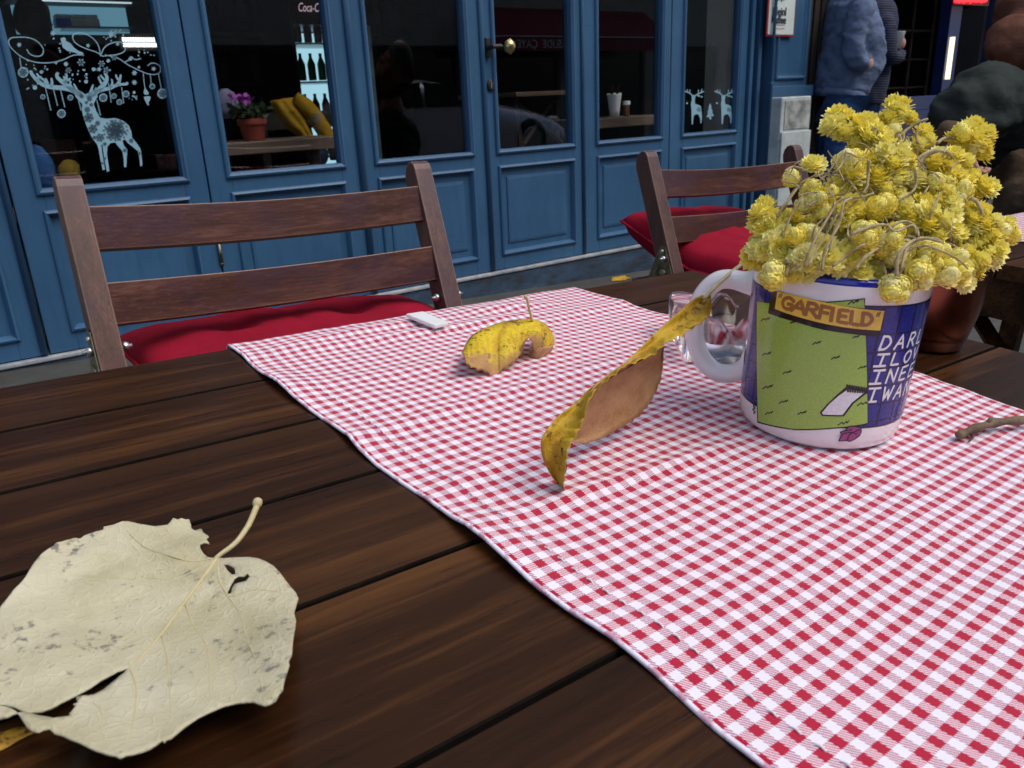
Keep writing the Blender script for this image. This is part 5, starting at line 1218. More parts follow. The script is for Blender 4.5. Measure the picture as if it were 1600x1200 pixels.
# ---- white clip at the cloth's far edge
wc = thing('cloth_clip', 'small flat white plastic clip on the far edge of the runner', 'clip', ID, (.36, .59, TZ))
cs = [at_z(x, y, TZ+.0095) for x, y in [(634,490),(661,486),(701,503),(679,508)]]
b = MB(); b.add([c-Vector((0,0,.0035)) for c in cs]+cs, [(0,3,2,1), (4,5,6,7), (0,1,5,4), (1,2,6,5), (2,3,7,6), (3,0,4,7)]); b.build('clip_plate', M['white'], wc, bevel=.0008)

# ---- glass ashtray
gr_ = mat('thick_glass', (.72,.68,.70), .13, 0, .5, Transmission_Weight=1.0, IOR=1.30)
M['clear'] = gr_
asht = thing('glass_ashtray', 'thick square glass ashtray with notched rim behind the mug handle', 'ashtray', ID, (.508, .40, TZ+.0015))
Rz = Matrix.Rotation(R(-37.6), 3, 'Z'); ac = Vector((.517, .382, TZ+.0022)); HSZ, HT = .047, .035
n = 40; b = MB(); outer = []
def sq(r_, k=6):
    P = []
    for i in range(n*4):
        a = 6.2832*i/(n*4); c_, s_ = math.cos(a), math.sin(a); m_ = (abs(c_)**k+abs(s_)**k)**(-1/k); P.append((r_*m_*c_, r_*m_*s_, a))
    return P
def notch(a):
    v = 0
    for q in range(4):
        for o_ in (-.32, .32):
            d_ = (a-(q*math.pi/2+o_)+math.pi) % (2*math.pi)-math.pi; v += math.exp(-(d_/.15)**2)
    return v
rings = []
for r_, z, nz in ((0, .0, 0), (.043, 0, 0), (.0445,.002, 0), (.0465, HT-.003, .85), (.0445, HT, 1), (.034, HT, 1), (.031, HT-.003, .85), (.027, .012, 0), (.0, .010, 0)):
    rings.append([Rz @ Vector((x, y, z-.011*nz*notch(a)))+ac for x, y, a in sq(r_, 12 if r_ > .035 else 5)])
for r_ in rings: r_.append(r_[0])
b.grid(rings); b.build('dish', M['clear'], asht, smooth=True, weld=True)

# ---- copper tumbler
ct = thing('copper_cup', 'dark copper cup standing on the table behind the mug', 'cup', ID, (.655, .30, TZ))
M['copper'] = mat_noise('aged_copper', (.15,.05,.032), (.34,.13,.085), 18, .27, .15, 1)
cc = Vector((.672,.300, TZ+.0005))
b = MB(); b.lathe([(0,0), (.024,0), (.028,.002), (.034,.03), (.0385,.07), (.0395,.10), (.0405,.102), (.038,.101), (.036,.07), (.03,.01), (0,.006)], cc, 48); b.build('cup_body', M['copper'], ct, smooth=True)
b = MB(); b.tube([cc+Vector((.037,.015,.085)), cc+Vector((.060,.022,.085)), cc+Vector((.062,.022,.04)), cc+Vector((.034,.014,.035))], .003, 8); b.build('handle', M['copper'], ct, smooth=True)

# ================================================================== CHAIRS
HZ, LEAN = .56, R(24)
def chair(label, X0, X1, Y):
    W_ = X1-X0; cx = (X0+X1)/2
    t = thing('folding_chair', label, 'chair', ID, (cx, Y, 0), 'folding wooden chairs at the tables')
    dn = Vector((0, math.sin(LEAN), math.cos(LEAN))); fn = Vector((0, -math.cos(LEAN), math.sin(LEAN)))
    BM = Matrix((Vector((1,0,0)), -fn, dn)).transposed()      # local x, depth(back), along post
    def bp(x, d_, s_): return Vector((cx, Y, HZ))+BM @ Vector((x-cx, d_, s_))
    pw = .036
    for k, X in enumerate((X0, X1)):
        b = MB(); prof = [(-.019, -.72), (-.019, .236), (-.017, .246), (-.010, .2535), (.002, .2545), (.014, .248), (.022, .236), (.026, .222), (.026, -.72)]
        prof = [(d_, s_ if s_ > -.5 else -.60) for d_, s_ in prof]; m_ = len(prof)
        b.v = [bp(X-pw/2, d_, s_) for d_, s_ in prof]+[bp(X+pw/2, d_, s_) for d_, s_ in prof]
        b.f = [tuple(range(m_))[::-1], tuple(range(m_, 2*m_))]+[(i, (i+1) % m_, m_+(i+1) % m_, m_+i) for i in range(m_)]
        b.build('back_post', M['chairpost'], t, bevel=.0016, seg=2, weld=True)
        # bolt heads both sides of the post
        for sx in (-1, 1):
            b = MB(); RM = Matrix.Rotation(R(90), 3, 'Y'); b.lathe([(0,-.004), (.007,-.004), (.0078,0), (.007,.005), (0,.007)], Vector((X+sx*(pw/2+.006), Y-.003, HZ-.004)), 12, RM)
            b.tube([(X+sx*(pw/2+.0), Y-.003, HZ-.004), (X+sx*(pw/2+.016), Y-.003, HZ-.004)], .0035, 8); b.build('bolt', M['zinc'], t, smooth=True)
        sx = -1 if k == 0 else 1
        xo = X+sx*(pw/2+.0015)
        tri = [(-.004,.055), (.012,.055), (.045,-.035), (.036,-.046), (-.040,-.046), (-.046,-.036)]
        b = MB(); m_ = len(tri); b.v = [Vector((xo-.0012, Y+a, HZ-.03+c)) for a, c in tri]+[Vector((xo+.0012, Y+a, HZ-.03+c)) for a, c in tri]; b.f = [tuple(range(m_))[::-1], tuple(range(m_, 2*m_))]+[(i, (i+1) % m_, m_+(i+1) % m_, m_+i) for i in range(m_)]
        hp_ = b.build('hinge_plate', M['olive_metal'], t, bevel=.0006)
        for a, c in ((.004,.042), (-.033,-.036), (.032,-.036), (0,-.012)):
            b = MB(); rr_ = .006 if c != -.012 else .016; b.lathe([(0,-.0035), (rr_*.7,-.003), (rr_,0), (rr_*.7,.003), (0,.0035)], Vector((xo+sx*.002, Y+a, HZ-.03+c)), 14, Matrix.Rotation(R(90), 3, 'Y')); b.build('rivet', M['zinc'] if rr_ < .01 else M['olive_metal'], hp_, smooth=True)
        # crossing leg
        xi = X-sx*(pw+.004)*.9
        b = MB(); b.tube([Vector((xi, Y+.42, 0)), Vector((xi, Y-.15, HZ-.11))], [(.018,.012)]*2, 4); b.build('rear_leg', M['chairpost'], t, bevel=.001)
    # slats: gently curved in plan
    for s0, s1 in ((.142,.205), (.028,.090)):
        rows = []; N_ = 18
        for i in range(N_+1):
            u = i/N_; x = X0+pw/2-.004+(W_-pw+.008)*u; bow = .028*math.sin(math.pi*u)
            rows.append([bp(x, -.008+bow, s0), bp(x, -.017+bow, s1), bp(x, .001+bow, s1), bp(x, .010+bow, s0), bp(x, -.008+bow, s0)])
        b = MB(); b.grid(rows); b.f += [(0,1,2,3), (N_*5+3, N_*5+2, N_*5+1, N_*5)]
        b.build('slat', M['chair'], t, weld=True, bevel=.0014)
    # slatted seat
    for k in range(6):
        y = Y-.27+k*.075; b = MB(); b.box(X0+pw+.01, X1-pw-.01, y, y+.055, .452, .468); b.build('seat_slat', M['chair'], t, bevel=.002)
    for X in (X0+pw+.022, X1-pw-.022):
        b = MB(); b.box(X-.012, X+.012, Y-.27, Y+.17, .425, .4515); b.build('seat_rail', M['chairpost'], t)
    b = MB(); b.tube([(X0+.03, Y+.33, .06), (X1-.03, Y+.33, .06)], .010, 8); b.build('stretcher', M['chairpost'], t)
    return t
chair('dark folding chair behind the bare planks, nearer of the two slatted backs', .205, .800, 1.251)
chair('folding chair behind the mug handle, farther slatted back near the pilaster', 1.447, 2.030, 1.277)
def cushion(label, x0, x1, y0, y1, z, th, lift=None, seed=0):
    t = thing('seat_cushion', label, 'cushion', ID, ((x0+x1)/2, (y0+y1)/2, .468), 'red seat cushions')
    n = 34; top = []; bot = []; uvv = []
    for i in range(n+1):
        r1, r2 = [], []
        for j in range(n+1):
            u, v = i/n, j/n; a, c = 2*u-1, 2*v-1
            e_ = (1-abs(a)**4)*(1-abs(c)**4); e_ = max(0, e_)**.34
            tuft = sum(math.exp(-(((u-uu)/.055)**2+((v-vv)/.055)**2)) for uu in (.3, .7) for vv in (.3, .7))
            cr_ = .006*noise.noise((u*5+seed, v*5, 1))+.006*abs(noise.noise((u*9+seed, v*9, 4)))-.010*math.exp(-((u-.5)/.02)**2)*.5-.010*math.exp(-((v-.55)/.02)**2)*.5
            x = x0+(x1-x0)*(.5+(u-.5)*(1-.03*(1-abs(c)))); y = y0+(y1-y0)*(.5+(v-.5)*(1-.03*(1-abs(a))))
            L_ = lift(u, v) if lift else 0
            r1.append((x, y, z+L_+th*.5*e_-tuft*.022+cr_*e_)); r2.append((x, y, z+L_-th*.5*e_))
        top.append(r1); bot.append(r2)
    b = MB(); b.grid(top, True); b.grid(bot); b.build('cushion_pad', M['redcush'], t, smooth=True, weld=True)
    b = MB(); ed = [top[0][j] for j in range(n+1)]+[top[i][n] for i in range(n+1)]+[top[n][n-j] for j in range(n+1)]+[top[n-i][0] for i in range(n+1)]
    b.tube(ed, .0035, 6, False); b.build('piping', M['redcush'], t, smooth=True)
    for uu in (.3, .7):
        for vv in (.3, .7):
            p = top[int(uu*n)][int(vv*n)]; b = MB(); b.ball(Vector(p)+Vector((0,0,.001)), (.009,.009,.004), 10, 6); b.build('button', M['redcush'], t, smooth=True)
    return t
cushion('plump red cushion on the nearer folding chair behind the table edge', .245, .800, .99, 1.440, .508, .078, None, 1)
cushion('red cushion with its corner poking out past the farther chair post', 1.50, 2.00, 1.03, 1.50, .522, .125, lambda u, v: .085*max(0, v-.50)/.5*(1-.35*u), 5)

# ================================================================== SECOND TABLE AND RIGHT SIDE
T2 = Vector((1.06, 0, 0))
t2 = thing('wooden_table', 'second dark plank table at the right edge behind the flowers', 'table', ID, (1.7, .2, 0))
y = .60; k = 0
for k in range(9):
    a, c = .60-(k+1)*.088, .60-k*.088
    b = MB(); b.box(1.10, 2.35, a+.0012, c-.0012, TZ-.020, TZ); o = b.build('plank', (M['plank'], M['joint']), t2, bevel=.0008, seg=1); o.data.polygons[2].material_index = 1; o.data.polygons[3].material_index = 1
for y in (.52, -.15): b = MB(); b.box(1.13, 2.32, y-.012, y+.012, TZ-.075, TZ-.0205); b.build('apron', M['plank'], t2)
b = MB(); b.box(1.12, 1.145, -.13, .50, TZ-.075, TZ-.0205); b.build('apron', M['plank'], t2)
for x in (1.18, 2.27):
    for s_ in (1, -1):
        b = MB(); b.tube([(x+.012*s_, .18-s_*.32, 0), (x+.012*s_, .18+s_*.32, TZ-.062)], [(.018,.012)]*2, 4); b.build('leg', M['plank'], t2)
runner('table_runner', 'pink gingham runner on the second table at the right edge', (1.5, .3, TZ), 1.29, 1.66, -.15, .604, .10, lambda x, y: .0015, M['gingham'], 20, 60, False)
# dark chair with a checked cushion under the second table
t = thing('stool', 'dark stool half hidden under the second table', 'stool', ID, (1.33, .58, 0))
b = MB(); b.box(1.17, 1.47, .44, .72, .44, .462); b.build('seat', M['plank'], t, bevel=.003)
for x in (1.2, 1.44):
    for y in (.47, .69): b = MB(); b.box(x-.015, x+.015, y-.015, y+.015, 0, .4395); b.build('leg', M['plank'], t)
t = thing('seat_cushion', 'black and grey checked cushion on the stool under the second table', 'cushion', ID, (1.33, .58, .463))
b = MB(); n = 12; rows = []; uv = []
for i in range(n+1):
    r1 = []
    for j in range(n+1):
        u, v = i/n*2-1, j/n*2-1; r1.append((1.32+.145*u, .58+.135*v, .466+.035*max(0, (1-u**4)*(1-v**4))**.5)); uv.append((u*.15, v*.15))
    rows.append(r1)
b.grid(rows, True); b.build('cushion_pad', M['gingham_dark'], t, smooth=True, uv=uv)
# dark red mat at the foot of the doors and a yellow leaf on the sill
t = thing('doormat', 'dark red mat on the pavement below the cafe doors', 'mat', ID, (2.3, 2.6, 0))
q = [at_z(x, y, .012) for x, y in [(690,488),(1010,445),(1010,480),(700,520)]]
b = MB(); b.add([p-Vector((0,0,.008)) for p in q]+q, [(3,2,1,0), (4,5,6,7), (0,1,5,4), (1,2,6,5), (2,3,7,6), (3,0,4,7)]); b.build('mat_pile', mat_noise('red_mat', (.10,.008,.012), (.16,.014,.02), 60, .95, .6, bd=.004), t)
c = at_z(968, 437, .006); t = thing('sill_leaf', 'tiny yellow leaf fallen on the pavement below the doors', 'leaf', ID, c)
b = MB(); b.add([c+Vector((-.06,0,.001)), c+Vector((-.02,.03,.008)), c+Vector((.05,.015,.012)), c+Vector((.07,-.01,.003)), c+Vector((0,-.03,.002))], [(0,1,2,3,4)]); b.build('blade', M['yleaf'], t, solid=.002)

# ================================================================== PEOPLE
def skin_mesh(nodes, edges, sub=2):
    me = bpy.data.meshes.new('tmp'); me.from_pydata([n_[0] for n_ in nodes], edges, []); ob = bpy.data.objects.new('tmp', me); col.objects.link(ob)
    ob.modifiers.new('s', 'SKIN'); 
    for i, n_ in enumerate(nodes):
        r_ = n_[1]; me.skin_vertices[0].data[i].radius = r_ if hasattr(r_, '__len__') else (r_, r_)
    me.skin_vertices[0].data[0].use_root = True
    sb = ob.modifiers.new('b', 'SUBSURF'); sb.levels = sub; sb.render_levels = sub
    dg = bpy.context.evaluated_depsgraph_get(); r = bpy.data.meshes.new_from_object(ob.evaluated_get(dg)); bpy.data.objects.remove(ob)
    return r
def add_mesh(b, me, wr=0, ws=14):
    vs = [v.co.copy() for v in me.vertices]
    if wr: vs = [v+Vector((noise.noise(v*ws), noise.noise(v*ws+Vector((9,0,0))), noise.noise(v*ws+Vector((0,9,0)))*.5))*wr for v in vs]
    b.add(vs, [tuple(p.vertices) for p in me.polygons]); return b
def chain(pts): 
    return [(Vector(p[0]), p[1]) for p in pts], [(i, i+1) for i in range(len(pts)-1)]
def hand(b, wrist, dirv, side, s=1.0, curl=.6):
    """palm plus four fingers of unequal length and a thumb leaving the side of the palm"""
    d_ = Vector(dirv).normalized(); s_ = Vector(side).normalized(); s_ = (s_-d_*s_.dot(d_)).normalized(); n_ = d_.cross(s_); W0 = Vector(wrist)
    b.ball(W0+d_*.045*s, (.045*s,.040*s,.020*s), 12, 8, Matrix((d_, s_, n_)).transposed())
    for k, (o_, L_) in enumerate(((.028,.068), (.010,.078), (-.009,.074), (-.027,.058))):
        p0 = W0+d_*.075*s+s_*o_*s; L_ *= s; p1 = p0+d_*L_*.45+n_*L_*.15*curl; p2 = p1+(d_*(1-curl)+n_*curl)*L_*.32; p3 = p2+(d_*(.4-curl)+n_*curl)*L_*.25
        b.tube([p0-d_*.02*s, p0, p1, p2, p3], [.010*s,.0095*s,.009*s,.008*s,.006*s], 8)
    p0 = W0+d_*.025*s+s_*.035*s; b.tube([p0-s_*.012*s, p0+s_*.014*s+d_*.018*s, p0+s_*.018*s+d_*.044*s+n_*.012*s, p0+s_*.012*s+d_*.06*s+n_*.02*s], [.012*s,.011*s,.010*s,.007*s], 8)
def head(b, hb, c, face, s=1.0):
    """skull with brow, nose, mouth, chin and ears, looking along face"""
    f = Vector(face).normalized(); u = Vector((0,0,1)); u = (u-f*u.dot(f)).normalized(); r_ = f.cross(u); MM = Matrix((r_, f, u)).transposed(); c = Vector(c)
    t_ = MB(); t_.ball((0,0,0), (.075*s,.095*s,.115*s), 20, 14)
    for v in t_.v:
        if v.z < 0: k = -v.z/(.115*s); v.x *= 1-.28*k; v.y *= 1-.12*k
        if v.y > .05*s and abs(v.z-.01*s) < .02*s and .015*s < abs(v.x) < .045*s: v.y -= .008*s
    b.add([MM @ v+c for v in t_.v], t_.f)
    for e in ([(0,.088,.02), (0,.106,-.012), (0,.092,-.028)],): b.tube([MM @ (Vector(p)*s)+c for p in e], [.008*s,.013*s,.009*s], 8)
    b.tube([MM @ (Vector(p)*s)+c for p in ((-.024,.080,-.052), (0,.088,-.050), (.024,.080,-.052))], [.003*s,.007*s,.003*s], 8)
    for sx in (-1, 1):
        b.ball(MM @ (Vector((sx*.074,-.005,-.005))*s)+c, (.010*s,.016*s,.028*s), 8, 6, MM); b.ball(MM @ (Vector((sx*.030,.083,.012))*s)+c, .010*s, 8, 6)
    h_ = MB(); h_.ball((0,0,0), (.085*s,.104*s,.124*s), 20, 14)
    for v in h_.v:
        if v.y > .03*s and v.z < .06*s: v.y = .03*s-(v.y-.03*s)*.4; v.x *= .9
        if v.z < -.04*s: v.z = -.04*s-(abs(v.z)-.04*s)*.4
    hb.add([MM @ v+c+MM @ Vector((0,-.012*s,.012*s)) for v in h_.v], h_.f)
def cloth(b, voxel=.014, amp=.010, sc_=(7,7,16), fine=.003, seed=0):
    """fuse the pieces of a garment into one skin and press folds into it"""
    me = bpy.data.meshes.new('tmp'); me.from_pydata(b.v, [], b.f); ob = bpy.data.objects.new('tmp', me); col.objects.link(ob)
    m = ob.modifiers.new('r', 'REMESH'); m.mode = 'VOXEL'; m.voxel_size = voxel; q = ob.modifiers.new('s', 'SMOOTH'); q.iterations = 6; q.factor = .6
    dg = bpy.context.evaluated_depsgraph_get(); me2 = bpy.data.meshes.new_from_object(ob.evaluated_get(dg)); bpy.data.objects.remove(ob)
    out = MB(); vs = []
    for v in me2.vertices:
        p = v.co; w_ = Vector((noise.noise(p*4+Vector((seed,0,0))), noise.noise(p*4+Vector((0,seed,3))), noise.noise(p*4+Vector((3,1,seed)))))*.12
        q = Vector(((p.x+w_.x)*sc_[0], (p.y+w_.y)*sc_[1], (p.z+w_.z)*sc_[2]))
        f = (1-abs(noise.noise(q))*2.6)*amp+(1-abs(noise.noise(q*2.3+Vector((seed,2,2))))*2.6)*amp*.4+noise.noise(p*70)*fine
        vs.append(p+v.normal*f)
    out.add(vs, [tuple(f.vertices) for f in me2.polygons]); return out
def person(label, loc): return thing('person', label, 'person', ID, loc)
FR = Vector((.79,-.61,0))          # image right on the ground
FA = Vector((.61,.79,0))           # away
# --- man in the blue hoodie, side on
b0 = Vector((4.70, 2.90, 0)); 
def P1(r_, a, z): return b0+FR*r_+FA*a+Vector((0,0,z))
ps = person('person in a pale blue hoodie and jeans standing side on, hand in front pocket', b0)
body = MB(); hair = MB()
nodes = [(P1(0,0,.93), .10), (P1(.02,0,1.15), .10), (P1(-.02,0,1.36), .09), (P1(.0,0,1.50), .055), (P1(.02,0,1.60), .055),
 (P1(0,-.10,.85), .085), (P1(.01,-.10,.48), .06), (P1(-.01,-.10,.09), .042), (P1(.10,-.10,.04), .035),
 (P1(0,.10,.85), .085), (P1(.03,.10,.48), .06), (P1(.03,.10,.09), .042), (P1(.14,.10,.04), .035),
 (P1(-.03,-.17,1.40), .040), (P1(-.06,-.23,1.17), .034), (P1(.03,-.205,1.09), .020), (P1(-.03,.17,1.40), .040), (P1(-.05,.23,1.17), .034), (P1(.10,.19,1.08), .028)]
ed = [(0,1),(1,2),(2,3),(3,4),(0,5),(5,6),(6,7),(7,8),(0,9),(9,10),(10,11),(11,12),(2,13),(13,14),(14,15),(2,16),(16,17),(17,18)]
add_mesh(body, skin_mesh(nodes, ed)); head(body, hair, P1(.04,0,1.70), FR); hand(body, P1(.035,-.205,1.09), FR+FA*.9+Vector((0,0,-.05)), (0,0,1), .9, .5); hand(body, P1(.12,.18,1.08), FR, (0,0,1), 1, .5)
body.build('body', M['skin'], ps, smooth=True); hair.build('hair', M['hair'], ps, smooth=True)
hn = [(P1(-.015,0,.93), (.155,.185)), (P1(-.01,0,1.0), (.165,.19)), (P1(.030,0,1.12), (.195,.20)), (P1(.0,0,1.25), (.165,.20)), (P1(-.03,0,1.40), (.125,.19)), (P1(-.02,0,1.50), (.085,.10))]
hm = MB(); hm.tube([p for p, r_ in hn], [(r_[1], r_[0]) if True else r_ for p, r_ in hn], 28, up=tuple(FR))
# tube a-axis: cross(up, t) = across; first radius is across
arm, ae = chain([(P1(-.03,-.17,1.44), .062), (P1(-.05,-.22,1.36), .068), (P1(-.075,-.235,1.20), .064), (P1(-.06,-.24,1.12), .064), (P1(.0,-.228,1.09), .054), (P1(.042,-.208,1.09), .043)]); add_mesh(hm, skin_mesh(arm, ae))
arm, ae = chain([(P1(-.03,.17,1.44), .062), (P1(-.05,.22,1.36), .068), (P1(-.07,.235,1.20), .062), (P1(.02,.225,1.09), .052), (P1(.12,.185,1.085), .043)]); add_mesh(hm, skin_mesh(arm, ae))
for v in hm.v:
    w_ = Vector((noise.noise(v*9), noise.noise(v*9+Vector((5,5,5))), 0))*.014+Vector((noise.noise(Vector((v.x*16, v.y*16, v.z*38+v.x*20))), noise.noise(Vector((v.x*16, v.y*16, v.z*34+5))), 0))*.014; v += w_
hm = cloth(hm, .016, .008, (8,8,15), .002, 3)
hm.build('hoodie', M['hoodie'], ps, smooth=True)
hh = MB(); hh.tube([P1(-.02,0,.895), P1(-.015,0,.945)], [(.19,.158)]*2, 28, up=tuple(FR)); hh.build('hem_band', M['hoodie'], ps, smooth=True)
jm = MB(); add_mesh(jm, skin_mesh([(P1(-.015,0,.93), (.13,.15)), (P1(-.02,-.09,.82), .108), (P1(-.01,-.10,.50), .078), (P1(-.02,-.10,.10), .062), (P1(-.01,.09,.82), .108), (P1(.02,.10,.50), .078), (P1(.02,.10,.10), .062)], [(0,1),(1,2),(2,3),(0,4),(4,5),(5,6)]), .006); jm.build('jeans', M['jeans'], ps, smooth=True)
sm = MB()
for a in (-.10, .10): sm.ball(P1(.06,a,.045), (.14,.05,.045), 14, 8, Matrix((FR, FA, Vector((0,0,1)))).transposed())
sm.build('shoes', M['shoe'], ps, smooth=True)
# --- person in striped knit holding a cup
b0 = Vector((5.12, 3.02, 0)); ps = person('person in a dark striped knit holding a white paper cup, hand at face', b0)
body = MB(); hair = MB()
nodes = [(P1(0,0,.93), .09), (P1(0,0,1.15), .09), (P1(0,0,1.34), .09), (P1(.0,0,1.47), .05), (P1(.0,0,1.55), .05),
 (P1(0,-.08,.85), .08), (P1(.01,-.08,.48), .055), (P1(0,-.08,.09), .04), (P1(.09,-.08,.04), .033), (P1(0,.08,.85), .08), (P1(.02,.08,.48), .055), (P1(.02,.08,.09), .04), (P1(.11,.08,.04), .033),
 (P1(.0,-.14,1.36), .036), (P1(.03,-.20,1.16), .030), (P1(.08,-.20,1.20), .024), (P1(0,.10,1.36), .036), (P1(.04,.0,1.22), .030), (P1(.02,-.02,1.42), .03)]
add_mesh(body, skin_mesh(nodes[:16]+[nodes[16], nodes[17]], [(0,1),(1,2),(2,3),(3,4),(0,5),(5,6),(6,7),(7,8),(0,9),(9,10),(10,11),(11,12),(2,13),(13,14),(14,15),(2,16),(16,17)]))
head(body, hair, P1(-.02,-.02,1.62), (FR*-.4-FA)); CUP = at_depth(1401, 63, 4.93)
wr1 = CUP-FR*.03+Vector((0,0,-.02))+FA*.05
hand(body, CUP+FR*.055+FA*.03+Vector((0,0,-.05)), Vector((0,0,1))-FR*.5, FR*-1, .9, .8)
FH = at_depth(1378, 22, 4.98); hand(body, FH-Vector((0,0,.05))+FR*.02, Vector((0,0,1))-FR*.35, FR, 1.0, .55)
body.build('body', M['skin'], ps, smooth=True); hair.build('hair', M['hair'], ps, smooth=True)
km = MB(); km.tube([P1(0,0,.86), P1(.0,0,1.0), P1(0,0,1.18), P1(0,0,1.34), P1(0,0,1.43), P1(0,0,1.49)], [(.17,.135), (.175,.14), (.165,.135), (.175,.13), (.14,.11), (.07,.07)], 24, up=tuple(FR))
arm, ae = chain([(P1(.0,-.16,1.38), .055), (P1(.02,-.20,1.26), .055), (P1(.04,-.22,1.13), .050), (CUP+FR*.04+Vector((0,0,-.10)), .042), (CUP+FR*.05+Vector((0,0,-.045)), .034)]); add_mesh(km, skin_mesh(arm, ae), .006)
arm, ae = chain([(P1(.0,.10,1.38), .055), (P1(.04,-.02,1.22), .05), (FH-Vector((0,0,.16))+FR*.04, .045), (FH-Vector((0,0,.06))+FR*.02, .036)]); add_mesh(km, skin_mesh(arm, ae), .006)
for v in km.v: v += Vector((noise.noise(v*10), noise.noise(v*10+Vector((5,5,5))), 0))*.010
km = cloth(km, .016, .006, (8,8,15), .001, 6)
km.build('knit_jacket', M['stripes'], ps, smooth=True)
jm = MB(); add_mesh(jm, skin_mesh([(P1(0,0,.93), (.12,.13)), (P1(0,-.08,.82), .095), (P1(0,-.08,.50), .07), (P1(0,-.08,.08), .055), (P1(.01,.08,.82), .095), (P1(.02,.08,.50), .07), (P1(.02,.08,.08), .055)], [(0,1),(1,2),(2,3),(0,4),(4,5),(5,6)]), .006); jm.build('jeans', M['darkjeans'], ps, smooth=True)
sm = MB()
for a in (-.08, .08): sm.ball(P1(.05,a,.04), (.13,.045,.04), 14, 8, Matrix((FR, FA, Vector((0,0,1)))).transposed())
sm.build('shoes', M['shoe'], ps, smooth=True)
t = thing('paper_cup', 'small white cup held up by the person in striped knit', 'cup', ID, CUP-Vector((0,0,.04)))
b = MB(); b.lathe([(0,0), (.031,0), (.041,.092), (.043,.095), (.040,.092), (.030,.004), (0,.004)], CUP-Vector((0,0,.045)), 24); b.build('cup_body', M['white'], t, smooth=True)
# --- seated person in the green jacket, right edge
S = lambda x, y, d=2.3: at_depth(x, y, d)
ps = person('person seated at the right edge in a dark green jacket with rust hood', Vector((2.62, 1.05, 0)))
hip = S(1600, 330, 2.42)
body = MB(); hair = MB(); hd0 = S(1655, -40, 2.3)
kneeL = S(1720, 330, 2.1); footL = Vector((kneeL.x+.03, kneeL.y-.05, .06))
nodes = [(S(1650,330,2.46), .09), (S(1625,230,2.4), .09), (S(1612,130,2.34), .08), (S(1625,50), .055), (S(1640,10), .05), (kneeL, .06), (footL, .04), (S(1545,140,2.2), .05), (S(1475,190,2.14), .035), (S(1512,222,2.07), .028)]
add_mesh(body, skin_mesh(nodes, [(0,1),(1,2),(2,3),(3,4),(0,5),(5,6),(2,7),(7,8),(8,9)])); head(body, hair, hd0, FR*.9-FA*.3)
hand(body, S(1500,235,2.08), FR*.6-Vector((0,0,.6)), FA, .8, .7)
body.build('body', M['skin'], ps, smooth=True); hair.build('hair', M['hair'], ps, smooth=True)
jm = MB()
add_mesh(jm, skin_mesh([(S(1650,300,2.44), (.17,.16)), (S(1622,235,2.38), (.185,.18)), (S(1590,165,2.34), (.165,.16)), (S(1600,125,2.34), (.12,.12))], [(0,1),(1,2),(2,3)], 3), .022, 7)
add_mesh(jm, skin_mesh([(S(1560,150,2.2), .125), (S(1535,165,2.16), .108), (S(1505,183,2.12), .085), (S(1478,196,2.10), .055)], [(0,1),(1,2),(2,3)], 3), .022, 9)
for v in jm.v: v += Vector((noise.noise(v*26), noise.noise(v*26+Vector((4,4,4))), noise.noise(v*24+Vector((8,1,1)))))*.012+Vector((-.5,.3,1))*.012*noise.noise(Vector((v.x*6+v.z*20, v.y*6, v.z*26-v.x*14)))
jm = cloth(jm, .012, .010, (7,7,12), .0015, 9)
jm.build('jacket', M['green_jacket'], ps, smooth=True)
hm = MB(); add_mesh(hm, skin_mesh([(S(1570,56,2.26), (.115,.10)), (S(1618,28,2.28), (.12,.12)), (S(1665,-10,2.28), (.13,.13)), (S(1675,-70,2.28), .10)], [(0,1),(1,2),(2,3)], 3), .02, 8)
add_mesh(hm, skin_mesh([(S(1541,74,2.22), .044), (S(1575,70,2.22), .080), (S(1640,80,2.18), .065), (S(1690,70,2.2), .05)], [(0,1),(1,2),(2,3)], 2), .012, 12)
for v in hm.v: v += Vector((noise.noise(v*20), noise.noise(v*20+Vector((4,4,4))), noise.noise(v*18)))*.014+Vector((0,0,1))*.010*noise.noise(Vector((v.x*9, v.y*9, v.z*40)))
hm = cloth(hm, .012, .012, (8,8,16), .002, 12)
hm.build('hood', M['rust'], ps, smooth=True)
fm = MB(); add_mesh(fm, skin_mesh([(S(1466,205,2.14), .040), (S(1488,212,2.10), .048), (S(1512,224,2.07), .045)], [(0,1),(1,2)], 2), .012, 14); fm.build('cuff', M['tan'], ps, smooth=True)
tm = MB(); add_mesh(tm, skin_mesh([(S(1600,330,2.42), (.17,.15)), (S(1590,270,2.40), (.14,.15)), (S(1680,330,2.2), .11), (kneeL, .09), (footL+Vector((0,0,.05)), .07)], [(1,0),(0,2),(2,3),(3,4)], 2), .02, 12)
for v in tm.v: v += Vector((-.012, -.006, .014))*(math.sin(v.z*75+noise.noise(v*9)*4)+.6*noise.noise(Vector((v.x*8, v.y*8, v.z*60))))
tm = cloth(tm, .013, .010, (5,5,26), .001, 2)
tm.build('trousers', M['browncloth'], ps, smooth=True)
# their bench
t = thing('bench', 'dark bench under the seated person at the right edge', 'bench', ID, (hip.x, hip.y, 0))
b = MB(); b.box(hip.x-.35, hip.x+.6, hip.y-.2, hip.y+.2, .40, .43); b.build('seat', M['plank'], t, bevel=.003)
for dx in (-.3, .55):
    for dy in (-.16, .16): b = MB(); b.box(hip.x+dx-.02, hip.x+dx+.02, hip.y+dy-.02, hip.y+dy+.02, 0, .399); b.build('leg', M['plank'], t)
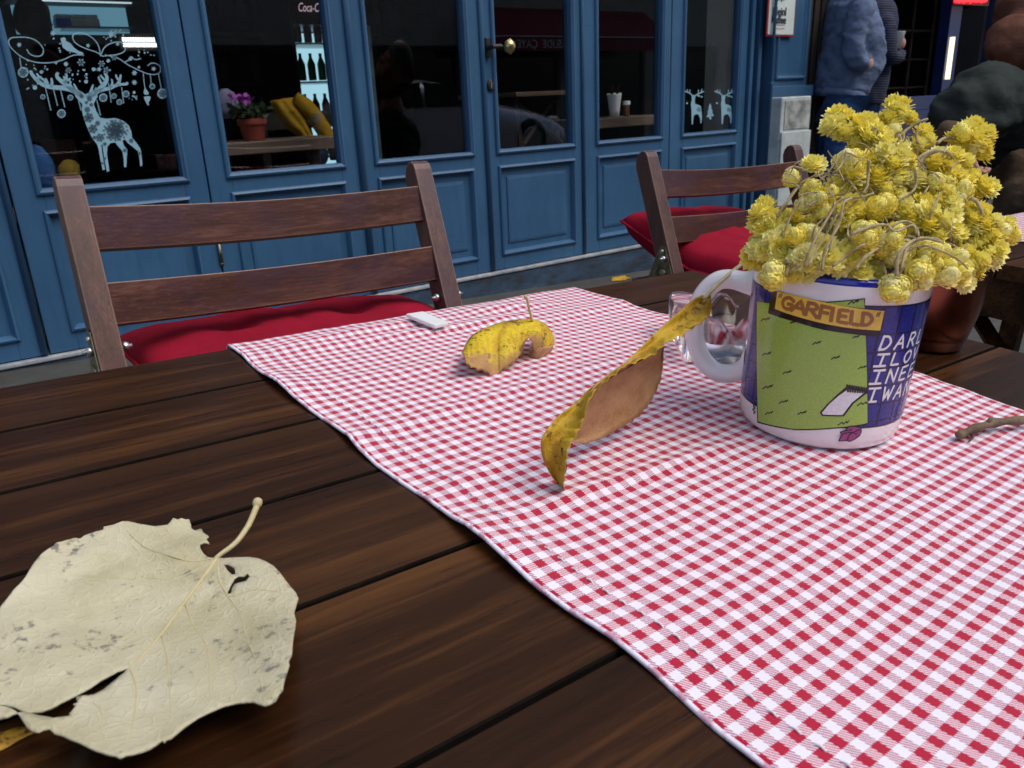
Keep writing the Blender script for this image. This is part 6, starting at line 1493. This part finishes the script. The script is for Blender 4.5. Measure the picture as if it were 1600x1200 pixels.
# --- person inside the cafe, seen as a dark head against the counter
c0 = FW @ at_f(58, 40, 6.0); b0 = Vector((c0.x, c0.y, 0)); gz = c0.z
ps = person('dark haired person inside the cafe before the lit counter', b0)
body = MB(); hair = MB(); head(body, hair, c0, FA+FR*.2, 1.0)
for v in hair.v: v += (v-c0)*.22
add_mesh(body, skin_mesh([(P1(0,0,gz-.75), .13), (P1(0,0,gz-.45), .12), (P1(0,0,gz-.24), .12), (P1(0,0,gz-.12), .05), (P1(0,-.1,gz-1.15), .07), (P1(0,-.1,.02), .05), (P1(0,.1,gz-1.15), .07), (P1(0,.1,.02), .05), (P1(-.2,0,gz-.28), .05), (P1(-.25,0,gz-.55), .045), (P1(.2,0,gz-.28), .05), (P1(.25,0,gz-.55), .045)], [(0,1),(1,2),(2,3),(0,4),(4,5),(0,6),(6,7),(2,8),(8,9),(2,10),(10,11)]))
hand(body, P1(-.25,0,gz-.57), (0,0,-1), FR); hand(body, P1(.25,0,gz-.57), (0,0,-1), FR)
body.build('body', M['skin'], ps, smooth=True); hair.build('hair', M['hair'], ps, smooth=True)
jm = MB(); add_mesh(jm, skin_mesh([(P1(0,0,gz-.75), .16), (P1(0,0,gz-.45), .15), (P1(0,0,gz-.22), .14), (P1(-.2,0,gz-.27), .075), (P1(-.25,0,gz-.50), .06), (P1(.2,0,gz-.27), .075), (P1(.25,0,gz-.50), .06)], [(0,1),(1,2),(2,3),(3,4),(2,5),(5,6)]), .01); jm.build('pullover', M['darkjeans'], ps, smooth=True)
# blue backpack behind the deer window
c0 = at_f(68, 258, 3.35); t = fthing('backpack', 'blue and yellow backpack standing low behind the deer window', 'bag', (c0.x, 3.4, c0.z-.2))
b = MB(); b.ball((c0.x, 3.42, c0.z-.04), (.045,.06,.11), 16, 10)
for v in b.v: v += Vector((noise.noise(v*20)*.012, 0, noise.noise(v*18)*.01))
b.build('bag_body', fabric('blue_nylon', (.02,.07,.20), (.04,.12,.30), 9), t, FW, smooth=True)
b = MB(); b.ball((c0.x+.085, 3.42, c0.z-.06), (.04,.05,.07), 16, 10)
for v in b.v: v += Vector((noise.noise(v*22)*.02, 0, noise.noise(v*22)*.02))
b.build('side_pocket', fabric('ochre_nylon', (.12,.08,.015), (.22,.15,.03), 12), t, FW, smooth=True)
b = MB(); b.box(c0.x-.3, c0.x+.5, 3.34, 3.6, c0.z-.185, c0.z-.155); tt = fthing('window_shelf', 'low wooden ledge under the backpack behind the deer window', 'shelf', (c0.x, 3.4, -.9)); b.build('shelf_board', M['shelfwood'], tt, FW)
for x in (c0.x-.25, c0.x+.45): b = MB(); b.box(x-.02, x+.02, 3.5, 3.54, -.9, c0.z-.1855); b.build('leg', M['shelfwood'], tt, FW)
# dangling text object cleanup
for m_ in [m for m in bpy.data.meshes if m.users == 0]: bpy.data.meshes.remove(m_)
